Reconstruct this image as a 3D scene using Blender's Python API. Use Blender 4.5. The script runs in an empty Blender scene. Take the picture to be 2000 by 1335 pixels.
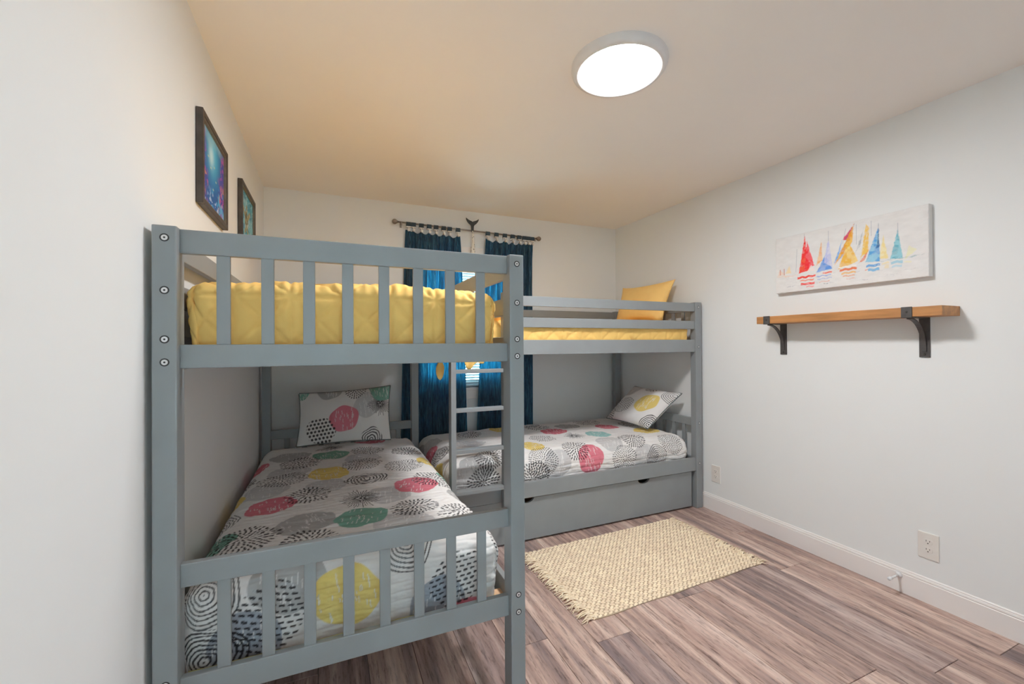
import bpy, bmesh, math, random
import numpy as np
from mathutils import Vector, Matrix

# ------------------------------------------------------------------ camera, world, exposure
SC = bpy.context.scene
COL = SC.collection
YAW, PITCH, ROLL = math.radians(23.2047), math.radians(0.27965), math.radians(-0.31915)
CAM_H = 1.2756
_c, _s = math.cos, math.sin
_B = Matrix(((1, 0, 0), (0, 0, -1), (0, 1, 0)))
_Ry = Matrix(((_c(YAW), 0, -_s(YAW)), (0, 1, 0), (_s(YAW), 0, _c(YAW))))
_Rx = Matrix(((1, 0, 0), (0, _c(PITCH), _s(PITCH)), (0, -_s(PITCH), _c(PITCH))))
_Rz = Matrix(((_c(ROLL), -_s(ROLL), 0), (_s(ROLL), _c(ROLL), 0), (0, 0, 1)))
_R = _Rz @ _Rx @ _Ry @ _B                       # rows: right, down, forward
cam_data = bpy.data.cameras.new('camera')
cam = bpy.data.objects.new('camera', cam_data)
COL.objects.link(cam)
cam.matrix_world = Matrix(((_R[0][0], -_R[1][0], -_R[2][0], 0),
                           (_R[0][1], -_R[1][1], -_R[2][1], 0),
                           (_R[0][2], -_R[1][2], -_R[2][2], CAM_H), (0, 0, 0, 1)))
cam_data.sensor_width = 36.0
cam_data.lens = 833.9 * 36.0 / 2000.0
cam_data.clip_start = 0.02
SC.camera = cam

SC.view_settings.view_transform = 'Standard'
SC.view_settings.look = 'None'
SC.view_settings.gamma = 1.0
SC.view_settings.use_curve_mapping = False
SC.view_settings.exposure = -0.10
LAMP_STRENGTH = 145.0
LAMP_COLOR = (1.0, 0.99, 0.985)
SKY_STRENGTH = 34.0
world = bpy.data.worlds.new('sky')
SC.world = world
world.use_nodes = True
bg = world.node_tree.nodes['Background']
bg.inputs[0].default_value = (0.50, 0.84, 1.0, 1)
bg.inputs[1].default_value = SKY_STRENGTH
# added fill lamp in a made-up hall behind the camera; it lights the hall's end wall, the doorway passes the glow on
fill_data = bpy.data.lights.new('fill_lamp', 'AREA')
fill_data.shape = 'DISK'
fill_data.size = 0.32
fill_data.energy = 6.5
fill_data.color = (1.0, 0.975, 0.95)
fill_data.spread = math.radians(120)
fill_lamp = bpy.data.objects.new('fill_lamp', fill_data)
COL.objects.link(fill_lamp)
fill_lamp.location = (0.20, -1.35, 2.36)
fill_lamp.rotation_euler = (math.radians(-38), 0, 0)
SC.cycles.max_bounces = 16
SC.cycles.diffuse_bounces = 14
SC.cycles.transparent_max_bounces = 12
SC.cycles.sample_clamp_indirect = 10.0

# ------------------------------------------------------------------ helpers
random.seed(7)
RNG = np.random.default_rng(11)
ORG = {}

def node_mat(name):
    m = bpy.data.materials.new(name)
    m.use_nodes = True
    nt = m.node_tree
    return m, nt, nt.nodes['Principled BSDF']

def rgba(c):
    return (c[0], c[1], c[2], 1.0)

def coords(nt, scale=(1, 1, 1), kind='Object'):
    tc = nt.nodes.new('ShaderNodeTexCoord')
    mp = nt.nodes.new('ShaderNodeMapping')
    mp.inputs['Scale'].default_value = scale
    nt.links.new(tc.outputs[kind], mp.inputs['Vector'])
    return mp.outputs['Vector']

def noise_node(nt, vec, scale, detail=3.0, rough=0.55):
    n = nt.nodes.new('ShaderNodeTexNoise')
    n.inputs['Scale'].default_value = scale
    n.inputs['Detail'].default_value = detail
    n.inputs['Roughness'].default_value = rough
    nt.links.new(vec, n.inputs['Vector'])
    return n.outputs['Fac']

def ramp_node(nt, fac, stops):
    r = nt.nodes.new('ShaderNodeValToRGB')
    e = r.color_ramp.elements
    while len(e) < len(stops):
        e.new(0.5)
    for i, (p, c) in enumerate(stops):
        e[i].position = p
        e[i].color = rgba(c)
    nt.links.new(fac, r.inputs['Fac'])
    return r.outputs['Color']

def add_bump(nt, b, height, strength, dist=0.002):
    n = nt.nodes.new('ShaderNodeBump')
    n.inputs['Strength'].default_value = strength
    n.inputs['Distance'].default_value = dist
    nt.links.new(height, n.inputs['Height'])
    nt.links.new(n.outputs['Normal'], b.inputs['Normal'])

def plain(name, color, rough=0.5, var=0.06, vscale=6.0, bump=0.0, bscale=200.0, metal=0.0, spec=0.5,
          stretch=(1, 1, 1), bdist=0.001):
    m, nt, b = node_mat(name)
    v = coords(nt, stretch)
    f = noise_node(nt, v, vscale)
    lo = tuple(c * (1 - var) for c in color)
    hi = tuple(min(1, c * (1 + var)) for c in color)
    nt.links.new(ramp_node(nt, f, [(0.3, lo), (0.7, hi)]), b.inputs['Base Color'])
    b.inputs['Roughness'].default_value = rough
    b.inputs['Metallic'].default_value = metal
    b.inputs['Specular IOR Level'].default_value = spec
    if bump:
        add_bump(nt, b, noise_node(nt, v, bscale, 2.0), bump, bdist)
    return m

def printed(name, rough=0.85, bump=0.25, bscale=350.0, sheen=0.0):
    m, nt, b = node_mat(name)
    a = nt.nodes.new('ShaderNodeAttribute')
    a.attribute_name = 'print'
    nt.links.new(a.outputs['Color'], b.inputs['Base Color'])
    b.inputs['Roughness'].default_value = rough
    b.inputs['Specular IOR Level'].default_value = 0.25
    v = coords(nt)
    add_bump(nt, b, noise_node(nt, v, bscale, 3.0), bump, 0.001)
    return m

def root(name, label, cat, loc=(0, 0, 0), group=None):
    o = bpy.data.objects.new(name, None)
    COL.objects.link(o)
    o.location = loc
    o.empty_display_size = 0.1
    o['label'] = label
    o['category'] = cat
    if group:
        o['group'] = group
    ORG[o] = Vector(loc)
    return o

def link_mesh(name, me, mat, parent, smooth=False):
    if mat is not None and not me.materials:
        me.materials.append(mat)
    if smooth:
        me.polygons.foreach_set('use_smooth', [True] * len(me.polygons))
    o = bpy.data.objects.new(name, me)
    COL.objects.link(o)
    if parent is not None:
        o.parent = parent
        ORG[o] = ORG[parent]
    else:
        ORG[o] = Vector((0, 0, 0))
    return o

def shift_bm(bm, parent):
    if parent is not None:
        bmesh.ops.translate(bm, verts=bm.verts, vec=-ORG[parent])

def from_bm(name, bm, mat, parent=None, smooth=False, origin=None):
    """Mesh given in room coordinates; its vertices are stored relative to the parent's (or its own) base point."""
    if parent is not None:
        shift_bm(bm, parent)
    elif origin is not None:
        bmesh.ops.translate(bm, verts=bm.verts, vec=-Vector(origin))
    me = bpy.data.meshes.new(name)
    bm.to_mesh(me)
    bm.free()
    o = link_mesh(name, me, mat, parent, smooth)
    if parent is None and origin is not None:
        o.location = origin
        ORG[o] = Vector(origin)
    return o

def bm_box(bm, lo, hi, bevel=0.0, seg=2):
    r = bmesh.ops.create_cube(bm, size=1.0)
    vs = r['verts']
    for v in vs:
        v.co = Vector([lo[i] + (v.co[i] + 0.5) * (hi[i] - lo[i]) for i in range(3)])
    if bevel > 0:
        es = list({e for v in vs for e in v.link_edges})
        bmesh.ops.bevel(bm, geom=es, offset=bevel, segments=seg, profile=0.6, affect='EDGES')

def box(name, lo, hi, mat, parent=None, bevel=0.003, seg=2, origin=None):
    lo, hi = [min(a, b) for a, b in zip(lo, hi)], [max(a, b) for a, b in zip(lo, hi)]
    bm = bmesh.new()
    bm_box(bm, lo, hi, bevel, seg)
    return from_bm(name, bm, mat, parent, False, origin)

def bm_cyl(bm, p0, p1, r0, r1=None, n=16, cap=True):
    p0, p1 = Vector(p0), Vector(p1)
    r1 = r0 if r1 is None else r1
    d = (p1 - p0)
    q = d.to_track_quat('Z', 'Y').to_matrix().to_4x4()
    r = bmesh.ops.create_cone(bm, cap_ends=cap, segments=n, radius1=r0, radius2=r1, depth=d.length)
    bmesh.ops.transform(bm, matrix=Matrix.Translation((p0 + p1) / 2) @ q, verts=r['verts'])

def bm_tube(bm, pts, rad, n=8, cap=True):
    pts = [Vector(p) for p in pts]
    rings = []
    for i, p in enumerate(pts):
        t = (pts[min(i + 1, len(pts) - 1)] - pts[max(i - 1, 0)]).normalized()
        up = Vector((0, 0, 1)) if abs(t.z) < 0.9 else Vector((0, 1, 0))
        a = t.cross(up).normalized()
        b = t.cross(a).normalized()
        r = rad[i] if isinstance(rad, (list, tuple)) else rad
        rings.append([bm.verts.new(p + a * (r * math.cos(2 * math.pi * k / n)) + b * (r * math.sin(2 * math.pi * k / n)))
                      for k in range(n)])
    for i in range(len(rings) - 1):
        for k in range(n):
            bm.faces.new((rings[i][k], rings[i][(k + 1) % n], rings[i + 1][(k + 1) % n], rings[i + 1][k]))
    if cap:
        bm.faces.new(rings[0][::-1])
        bm.faces.new(rings[-1])

def bm_lathe(bm, prof, center, n=64):
    """profile of (radius, z) revolved round the vertical axis through center"""
    c = Vector(center)
    rings = []
    for r, z in prof:
        if r < 1e-6:
            rings.append([bm.verts.new(c + Vector((0, 0, z)))])
        else:
            rings.append([bm.verts.new(c + Vector((r * math.cos(2 * math.pi * k / n), r * math.sin(2 * math.pi * k / n), z)))
                          for k in range(n)])
    for a, b in zip(rings[:-1], rings[1:]):
        for k in range(n):
            if len(a) == 1:
                bm.faces.new((a[0], b[(k + 1) % n], b[k]))
            elif len(b) == 1:
                bm.faces.new((a[k], a[(k + 1) % n], b[0]))
            else:
                bm.faces.new((a[k], a[(k + 1) % n], b[(k + 1) % n], b[k]))

def bm_prism(bm, poly, axis, t0, t1):
    """polygon in two axes extruded along the third"""
    def P(p, t):
        if axis == 0: return Vector((t, p[0], p[1]))
        if axis == 1: return Vector((p[0], t, p[1]))
        return Vector((p[0], p[1], t))
    a = [bm.verts.new(P(p, t0)) for p in poly]
    b = [bm.verts.new(P(p, t1)) for p in poly]
    n = len(poly)
    bm.faces.new(a)
    bm.faces.new(b[::-1])
    for i in range(n):
        bm.faces.new((a[i], b[i], b[(i + 1) % n], a[(i + 1) % n]))
    bmesh.ops.recalc_face_normals(bm, faces=bm.faces)

def grid_mesh(name, P, mat, parent, cols=None, extra=None):
    """P: (ny, nx, 3) array in room coordinates -> one smooth mesh; cols: matching linear colours"""
    ny, nx = P.shape[:2]
    V = P.reshape(-1, 3).astype(np.float64)
    idx = np.arange(ny * nx).reshape(ny, nx)
    F = np.stack([idx[:-1, :-1], idx[:-1, 1:], idx[1:, 1:], idx[1:, :-1]], -1).reshape(-1, 4)
    if extra is not None:                       # a second sheet that closes the first
        P2, c2 = extra
        i2 = idx + ny * nx
        F2 = np.stack([i2[:-1, :-1], i2[1:, :-1], i2[1:, 1:], i2[:-1, 1:]], -1).reshape(-1, 4)
        rim = []
        loop = list(idx[0, :]) + list(idx[1:, -1]) + list(idx[-1, -2::-1]) + list(idx[-2:0:-1, 0])
        for k in range(len(loop)):
            a, b = loop[k], loop[(k + 1) % len(loop)]
            rim.append((b, a, a + ny * nx, b + ny * nx))
        F = np.concatenate([F, F2, np.array(rim)])
        V = np.concatenate([V, P2.reshape(-1, 3)])
        if cols is not None:
            cols = np.concatenate([cols.reshape(-1, 3), c2.reshape(-1, 3)])
    V = V - np.array(ORG[parent])
    me = bpy.data.meshes.new(name)
    me.vertices.add(len(V))
    me.vertices.foreach_set('co', V.ravel())
    me.loops.add(len(F) * 4)
    me.loops.foreach_set('vertex_index', F.ravel().astype(np.int32))
    me.polygons.add(len(F))
    me.polygons.foreach_set('loop_start', np.arange(0, len(F) * 4, 4, dtype=np.int32))
    me.polygons.foreach_set('loop_total', np.full(len(F), 4, dtype=np.int32))
    me.update(calc_edges=True)
    me.validate()
    if cols is not None:
        at = me.color_attributes.new('print', 'FLOAT_COLOR', 'POINT')
        c4 = np.ones((len(V), 4), dtype=np.float32)
        c4[:, :3] = cols.reshape(-1, 3)
        at.data.foreach_set('color', c4.ravel())
    return link_mesh(name, me, mat, parent, True)

# @@NUMPY-BEGIN
# ------------------------------------------------------------------ numpy surfaces and prints
_T = np.random.default_rng(5).random((256, 256))

def vnoise(x, y, seed=0):
    x = x + seed * 17.31
    y = y + seed * 9.77
    xi, yi = np.floor(x).astype(int), np.floor(y).astype(int)
    fx, fy = x - xi, y - yi
    fx, fy = fx * fx * (3 - 2 * fx), fy * fy * (3 - 2 * fy)
    a, b = _T[yi & 255, xi & 255], _T[yi & 255, (xi + 1) & 255]
    c, d = _T[(yi + 1) & 255, xi & 255], _T[(yi + 1) & 255, (xi + 1) & 255]
    return (a * (1 - fx) + b * fx) * (1 - fy) + (c * (1 - fx) + d * fx) * fy

def fbm(x, y, seed=0, octaves=4):
    s, a = 0, 0.5
    for k in range(octaves):
        s = s + a * vnoise(x * 2 ** k, y * 2 ** k, seed + k)
        a *= 0.5
    return s / 0.9375

def sstep(e0, e1, x):
    t = np.clip((x - e0) / (e1 - e0), 0, 1)
    return t * t * (3 - 2 * t)

def profile(c0, c1, d0, d1, r0, r1, tuck, step):
    """Cross-section of a cover over a mattress: hem, side, rounded shoulder, top, shoulder, side, hem.
    Returns position and drop below the top, evenly spaced along the cloth."""
    pts = []
    n = 14
    if d0 > r0:
        pts.append((c0 + tuck, d0))
    for k in range(n + 1):
        t = math.pi / 2 * k / n
        pts.append((c0 + r0 * (1 - math.cos(t)), r0 * (1 - math.sin(t))))
    for k in range(n + 1):
        t = math.pi / 2 * (n - k) / n
        pts.append((c1 - r1 * (1 - math.cos(t)), r1 * (1 - math.sin(t))))
    if d1 > r1:
        pts.append((c1 - tuck, d1))
    p = np.array(pts)
    L = np.concatenate([[0], np.cumsum(np.hypot(*np.diff(p, axis=0).T))])
    s = np.linspace(0, L[-1], int(round(L[-1] / step)) + 1)
    return s, np.interp(s, L, p[:, 0]), np.interp(s, L, p[:, 1])

def drape(x0, x1, y0, y1, ztop, dx0, dx1, dy0, dy1, r, step, crown=0.012, tuck=0.02, rf=None):
    sx, X, DX = profile(x0, x1, dx0, dx1, r, r, tuck, step)
    sy, Y, DY = profile(y0, y1, dy0, dy1, rf or r, r, tuck, step)
    gx, gy = np.meshgrid(X, Y)
    dx, dy = np.meshgrid(DX, DY)
    D = (dx ** 4 + dy ** 4) ** 0.25
    D = np.minimum(D, np.maximum(max(dx0, dx1), max(dy0, dy1)))
    k = np.clip(np.minimum(dx, dy) / r, 0, 1)
    cx, cy = (x0 + x1) / 2, (y0 + y1) / 2
    gx = gx - np.sign(gx - cx) * k * 0.028
    gy = gy - np.sign(gy - cy) * k * 0.028
    tx = np.clip(2 * (gx - cx) / (x1 - x0), -1, 1)
    ty = np.clip(2 * (gy - cy) / (y1 - y0), -1, 1)
    z = ztop - D + crown * ((1 - tx ** 2) - 1) * (1 - D / (D + r))
    P = np.stack([gx, gy, z], -1)
    S, T = np.meshgrid(sx, sy)
    return P, S, T

def normals(P):
    du = np.gradient(P, axis=1)
    dv = np.gradient(P, axis=0)
    n = np.cross(du, dv)
    return n / (np.linalg.norm(n, axis=-1, keepdims=True) + 1e-12)

def pucker(S, T, seed, amp=1.0):
    """hand-quilted lines across the cloth with small puckers between them"""
    w = T + 0.004 * np.sin(S * 31 + seed) + 0.006 * (fbm(S * 9, T * 9, seed) - 0.5)
    ph = (w / 0.034) % 1.0
    seam = np.exp(-(np.minimum(ph, 1 - ph) / 0.13) ** 2)
    h = -0.0026 * seam + 0.0105 * (fbm(S * 20, T * 46, seed + 3) - 0.5) + 0.018 * (fbm(S * 4, T * 6, seed + 6, 3) - 0.5)
    return h * amp

def stars(S, T, seed, pitch=0.15, amp=1.0):
    """stitched eight-pointed star quilting"""
    S = S + 0.006 * (fbm(S * 7, T * 7, seed) - 0.5)
    T = T + 0.006 * (fbm(S * 7, T * 7, seed + 2) - 0.5)
    def line(v, p):
        q = (v / p) % 1.0
        return np.minimum(q, 1 - q) * p
    d = np.minimum(line(S, pitch), line(T, pitch))
    d = np.minimum(d, np.minimum(line(S + T, pitch), line(S - T, pitch)) / 1.414)
    groove = np.exp(-(d / 0.0065) ** 2)
    cx, cy = line(S, pitch), line(T, pitch)
    knot = np.exp(-((cx ** 2 + cy ** 2) / 0.02 ** 2))
    gather = np.exp(-((T - 0.19) / 0.035) ** 2) * np.sin(S * 210 + 9 * fbm(S * 6, T * 6, seed + 12))
    gather = gather * sstep(0.22, 0.32, S) * sstep(0.22, 0.32, S.max() - S)
    return amp * (0.0016 * gather - 0.0045 * groove - 0.003 * knot + 0.010 * (fbm(S * 20, T * 20, seed + 4) - 0.5)
                  + 0.02 * (fbm(S * 4.5, T * 4.5, seed + 8, 3) - 0.5))

QUILTS = {
    'front': dict(x0=-0.412, x1=0.590, y0=1.472, y1=3.325, ztop=0.588, dx0=0.25, dx1=0.255, dy0=0.25, dy1=0.10, r=0.095,
                  step=0.0033, rf=0.075),
    'rear': dict(x0=0.645, x1=2.585, y0=2.512, y1=3.465, ztop=0.572, dx0=0.27, dx1=0.20, dy0=0.25, dy1=0.10, r=0.12,
                 step=0.0036, rf=0.13),
}

PAL = {'P': (0.64, 0.165, 0.215), 'G': (0.19, 0.40, 0.32), 'Y': (0.74, 0.56, 0.165), 'A': (0.43, 0.43, 0.435),
       'L': (0.56, 0.56, 0.57), 'U': (0.33, 0.36, 0.42), 'T': (0.30, 0.55, 0.54)}
CLOTH = np.array((0.80, 0.79, 0.785))
INK = np.array((0.018, 0.018, 0.022))

def paint(C, S, T, kind, cs, ct, ra, rb, ang, seed):
    """one printed motif on the cloth colours C, centred at (cs, ct), radii ra across and rb along"""
    m = np.abs(S - cs) < max(ra, rb) * 1.25
    m &= np.abs(T - ct) < max(ra, rb) * 1.25
    if not m.any():
        return
    x, y = S[m] - cs, T[m] - ct
    ca, sa = math.cos(ang), math.sin(ang)
    x, y = (x * ca + y * sa), (-x * sa + y * ca)
    u, v = x / ra, y / rb
    th = np.arctan2(v, u)
    rr = np.hypot(u, v) * (1 + 0.06 * np.sin(2 * th + seed) + 0.035 * np.sin(5 * th + 2 * seed))
    R = (ra + rb) / 2
    rng = np.random.default_rng(seed * 13 + 5)
    c = C[m]
    aa = 0.0016 / R
    cover = sstep(1 + aa, 1 - aa, rr)
    if kind in PAL:
        a = cover * (0.93 + 0.07 * fbm(x * 80, y * 80, seed))
        for q in range(int(9 + R * 190)):
            t = rng.random() * 2 * math.pi
            q_ = math.sqrt(rng.random()) * 0.85
            px, py = q_ * ra * math.cos(t), q_ * rb * math.sin(t)
            ln = rng.uniform(0.006, 0.018)
            d = np.hypot((x - px) + 0.0008 * np.sin(y * 300), np.maximum(np.abs(y - py) - ln, 0))
            a = a * (1 - 0.85 * sstep(0.0024, 0.0007, d))
        c = c * (1 - a[:, None]) + np.array(PAL[kind]) * a[:, None]
    else:
        ink = np.zeros_like(x)
        if kind in 'Dd':
            sp = 0.0185 if kind == 'D' else 0.0155
            w = 0.0037 if kind == 'D' else 0.0029
            ln = 0.0050 if kind == 'D' else 0.0036
            k = 1
            while k * sp < R * 1.02:
                n = max(3, int(round(2 * math.pi * k * sp / (sp * 0.95))))
                ph = rng.random() * 6.28
                ri = k * sp / R
                tt = ((th - ph) / (2 * math.pi) * n) % 1.0 - 0.5
                dt = tt * 2 * math.pi * k * sp / n
                dr = (rr - ri * (1 + 0.03 * np.sin(7 * th + k))) * R
                d = np.hypot(dt, np.maximum(np.abs(dr) - ln, 0))
                ink = np.maximum(ink, sstep(w + 0.0009, w - 0.0009, d))
                k += 1
            d = np.hypot(x, y)
            ink = np.maximum(ink, sstep(w + 0.001, w - 0.001, d))
        elif kind == 'O':
            row = 0.0185
            yy = y + 0.012 * np.sin(x * 14 + seed)
            ri = np.round(yy / row)
            px = ((x + (ri % 2) * 0.0125) / 0.025) % 1.0 - 0.5
            d = np.hypot(np.maximum(np.abs(px) * 0.025 - 0.0052, 0), yy - ri * row + 0.002 * np.sin(x * 50))
            ink = sstep(0.0046, 0.0030, d) * cover
        elif kind == 'o':
            row = 0.0235
            ri = np.round(y / row)
            px = ((x + (ri % 2) * row / 2) / row) % 1.0 - 0.5
            d = np.hypot(px * row, y - ri * row)
            ink = sstep(0.0088, 0.0070, d + 0.003 * (fbm(x * 90, y * 90, seed) - 0.5)) * cover
        elif kind in 'RS':
            sp = 0.0135 if kind == 'R' else 0.0150
            q = (rr * R / sp + (0.35 if kind == 'S' else 0.12) * np.sin(3 * th + seed) * rr
                 + (0.8 if kind == 'S' else 0.1) * (fbm(x * 30, y * 30, seed) - 0.5)) % 1.0
            lw = 0.15 if kind == 'R' else 0.19
            ink = sstep(lw + 0.09, lw - 0.05, np.minimum(q, 1 - q)) * cover
        elif kind == 'B':
            n = 44
            tt = (th / (2 * math.pi) * n + 0.3 * np.sin(th * 3)) % 1.0 - 0.5
            kk = np.floor(th / (2 * math.pi) * n + 0.3 * np.sin(th * 3)).astype(int)
            ln = 0.55 + 0.45 * _T[7, kk & 255]
            d = np.abs(tt) * 2 * math.pi * rr * R / n
            ink = sstep(0.0021, 0.0008, d) * (rr < ln) * sstep(0.10, 0.22, rr + 0.25 * (_T[9, kk & 255] - 0.3))
            ink = np.maximum(ink, sstep(0.0075, 0.005, np.hypot(x, y)))
        ink = np.clip(ink, 0, 1) * 0.94
        c = c * (1 - ink[:, None]) + INK * ink[:, None]
    C[m] = c

def print_cloth(S, T, motifs, seed=1):
    C = np.empty(S.shape + (3,))
    C[:] = CLOTH * (0.97 + 0.06 * fbm(S * 10, T * 10, seed)[..., None])
    for i, (kind, cs, ct, ra, rb, ang) in enumerate(motifs):
        paint(C, S, T, kind, cs, ct, ra, rb, ang, seed * 100 + i)
    return C
# @@NUMPY-END

# ------------------------------------------------------------------ materials
M = {}
M['wall'] = plain('wall_paint', (0.825, 0.85, 0.862), 0.7, 0.01, 2.0, 0.06, 260.0, spec=0.3)
M['ceiling'] = plain('ceiling_paint', (0.92, 0.885, 0.855), 0.8, 0.01, 2.0, 0.05, 220.0, spec=0.2)
M['trim'] = plain('white_trim_paint', (0.86, 0.835, 0.83), 0.38, 0.02, 3.0)
M['grey'] = plain('grey_bed_paint', (0.268, 0.289, 0.300), 0.42, 0.05, 5.0, 0.05, 120.0, stretch=(1, 1, 1))
M['bolt'] = plain('bolt_metal', (0.75, 0.76, 0.77), 0.35, 0.05, 40.0, metal=0.6)
M['bolt_hole'] = plain('bolt_recess', (0.03, 0.03, 0.032), 0.6)
M['pine'] = plain('pine_slat_wood', (0.68, 0.44, 0.27), 0.55, 0.14, 5.0, 0.1, 60.0, stretch=(0.5, 5, 5))
M['mattress'] = plain('mattress_ticking', (0.56, 0.50, 0.50), 0.9, 0.05, 12.0, 0.2, 250.0)
M['print'] = printed('printed_quilt_cotton')
M['yellow'] = plain('yellow_quilt_cotton', (0.95, 0.605, 0.19), 0.8, 0.04, 9.0, 0.25, 420.0, spec=0.3)
M['yellow_case'] = plain('yellow_pillow_cotton', (0.94, 0.60, 0.21), 0.8, 0.03, 9.0, 0.2, 420.0, spec=0.3)
M['piping'] = plain('dark_piping', (0.14, 0.17, 0.17), 0.8, 0.2, 60.0)
M['oak'] = plain('shelf_wood', (0.47, 0.215, 0.075), 0.5, 0.22, 5.0, 0.15, 30.0, stretch=(9, 1.0, 9))
M['iron'] = plain('shelf_iron', (0.10, 0.096, 0.096), 0.45, 0.2, 30.0, 0.1, 300.0, metal=0.3)
M['plastic'] = plain('white_plastic', (0.80, 0.775, 0.745), 0.35, 0.01, 10.0)
M['slot'] = plain('dark_slot', (0.05, 0.045, 0.04), 0.6)
M['rod'] = plain('rod_metal', (0.30, 0.27, 0.25), 0.32, 0.15, 20.0, metal=0.8)
M['tab'] = plain('curtain_tab_cloth', (0.045, 0.075, 0.10), 0.85, 0.15, 60.0)
M['clip'] = plain('clip_plastic', (0.75, 0.74, 0.72), 0.4)
M['frame'] = plain('dark_frame_wood', (0.060, 0.048, 0.040), 0.45, 0.3, 20.0, 0.1, 120.0)
M['frame_edge'] = plain('frame_inner_gilt', (0.20, 0.165, 0.12), 0.5, 0.2, 40.0)
M['art'] = printed('painted_picture', 0.6, 0.15, 120.0)
M['canvas_art'] = printed('painted_canvas', 0.75, 0.5, 160.0)
M['canvas'] = plain('bare_canvas_edge', (0.74, 0.745, 0.75), 0.85, 0.02, 30.0, 0.2, 500.0)
M['whale'] = plain('whale_grey', (0.05, 0.06, 0.068), 0.5, 0.2, 40.0)
M['jute'] = plain('jute_strand', (0.93, 0.755, 0.57), 0.9, 0.16, 30.0, 0.4, 600.0)
M['jute_base'] = plain('jute_ground', (0.50, 0.385, 0.265), 0.95, 0.15, 60.0, 0.4, 500.0)
M['stopper'] = plain('door_stop_white', (0.82, 0.84, 0.86), 0.35)
M['lamp_ring'] = plain('lamp_rim', (0.74, 0.74, 0.75), 0.4, 0.03, 10.0)
M['blind'] = plain('blind_slat', (0.82, 0.84, 0.85), 0.5)
_nt = M['blind'].node_tree
_tr = _nt.nodes.new('ShaderNodeBsdfTranslucent')
_tr.inputs['Color'].default_value = (0.42, 0.52, 0.54, 1)
_mx = _nt.nodes.new('ShaderNodeMixShader')
_mx.inputs[0].default_value = 0.22
_nt.links.new(_nt.nodes['Principled BSDF'].outputs[0], _mx.inputs[1])
_nt.links.new(_tr.outputs[0], _mx.inputs[2])
_nt.links.new(_mx.outputs[0], _nt.nodes['Material Output'].inputs['Surface'])

def lamp_mat():
    m, nt, b = node_mat('lamp_diffuser')
    b.inputs['Base Color'].default_value = (0.9, 0.9, 0.9, 1)
    b.inputs['Emission Color'].default_value = rgba(LAMP_COLOR)
    b.inputs['Emission Strength'].default_value = LAMP_STRENGTH
    return m
M['lamp'] = lamp_mat()

def glass_mat():
    m = bpy.data.materials.new('window_glass')
    m.use_nodes = True
    nt = m.node_tree
    nt.nodes.remove(nt.nodes['Principled BSDF'])
    out = nt.nodes['Material Output']
    t, g, f, x = [nt.nodes.new(k) for k in ('ShaderNodeBsdfTransparent', 'ShaderNodeBsdfGlossy', 'ShaderNodeFresnel',
                                            'ShaderNodeMixShader')]
    t.inputs[0].default_value = (0.93, 0.97, 0.96, 1)
    g.inputs['Roughness'].default_value = 0.02
    nt.links.new(f.outputs[0], x.inputs[0])
    nt.links.new(t.outputs[0], x.inputs[1])
    nt.links.new(g.outputs[0], x.inputs[2])
    nt.links.new(x.outputs[0], out.inputs['Surface'])
    return m
M['glass'] = glass_mat()

def curtain_mat():
    m = bpy.data.materials.new('blue_curtain_cloth')
    m.use_nodes = True
    nt = m.node_tree
    b = nt.nodes['Principled BSDF']
    out = nt.nodes['Material Output']
    v = coords(nt, (75, 75, 7))
    f = noise_node(nt, v, 1.3, 4.0, 0.65)
    nt.links.new(ramp_node(nt, f, [(0.3, (0.045, 0.092, 0.135)), (0.7, (0.090, 0.155, 0.215))]), b.inputs['Base Color'])
    b.inputs['Roughness'].default_value = 0.9
    b.inputs['Specular IOR Level'].default_value = 0.15
    tr = nt.nodes.new('ShaderNodeBsdfTranslucent')
    nt.links.new(ramp_node(nt, f, [(0.34, (0.0, 0.05, 0.12)), (0.52, (0.008, 0.19, 0.36)), (0.70, (0.08, 0.48, 0.62))]), tr.inputs['Color'])
    mx = nt.nodes.new('ShaderNodeMixShader')
    mx.inputs[0].default_value = 0.42
    nt.links.new(b.outputs[0], mx.inputs[1])
    nt.links.new(tr.outputs[0], mx.inputs[2])
    nt.links.new(mx.outputs[0], out.inputs['Surface'])
    return m
M['curtain'] = curtain_mat()

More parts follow.
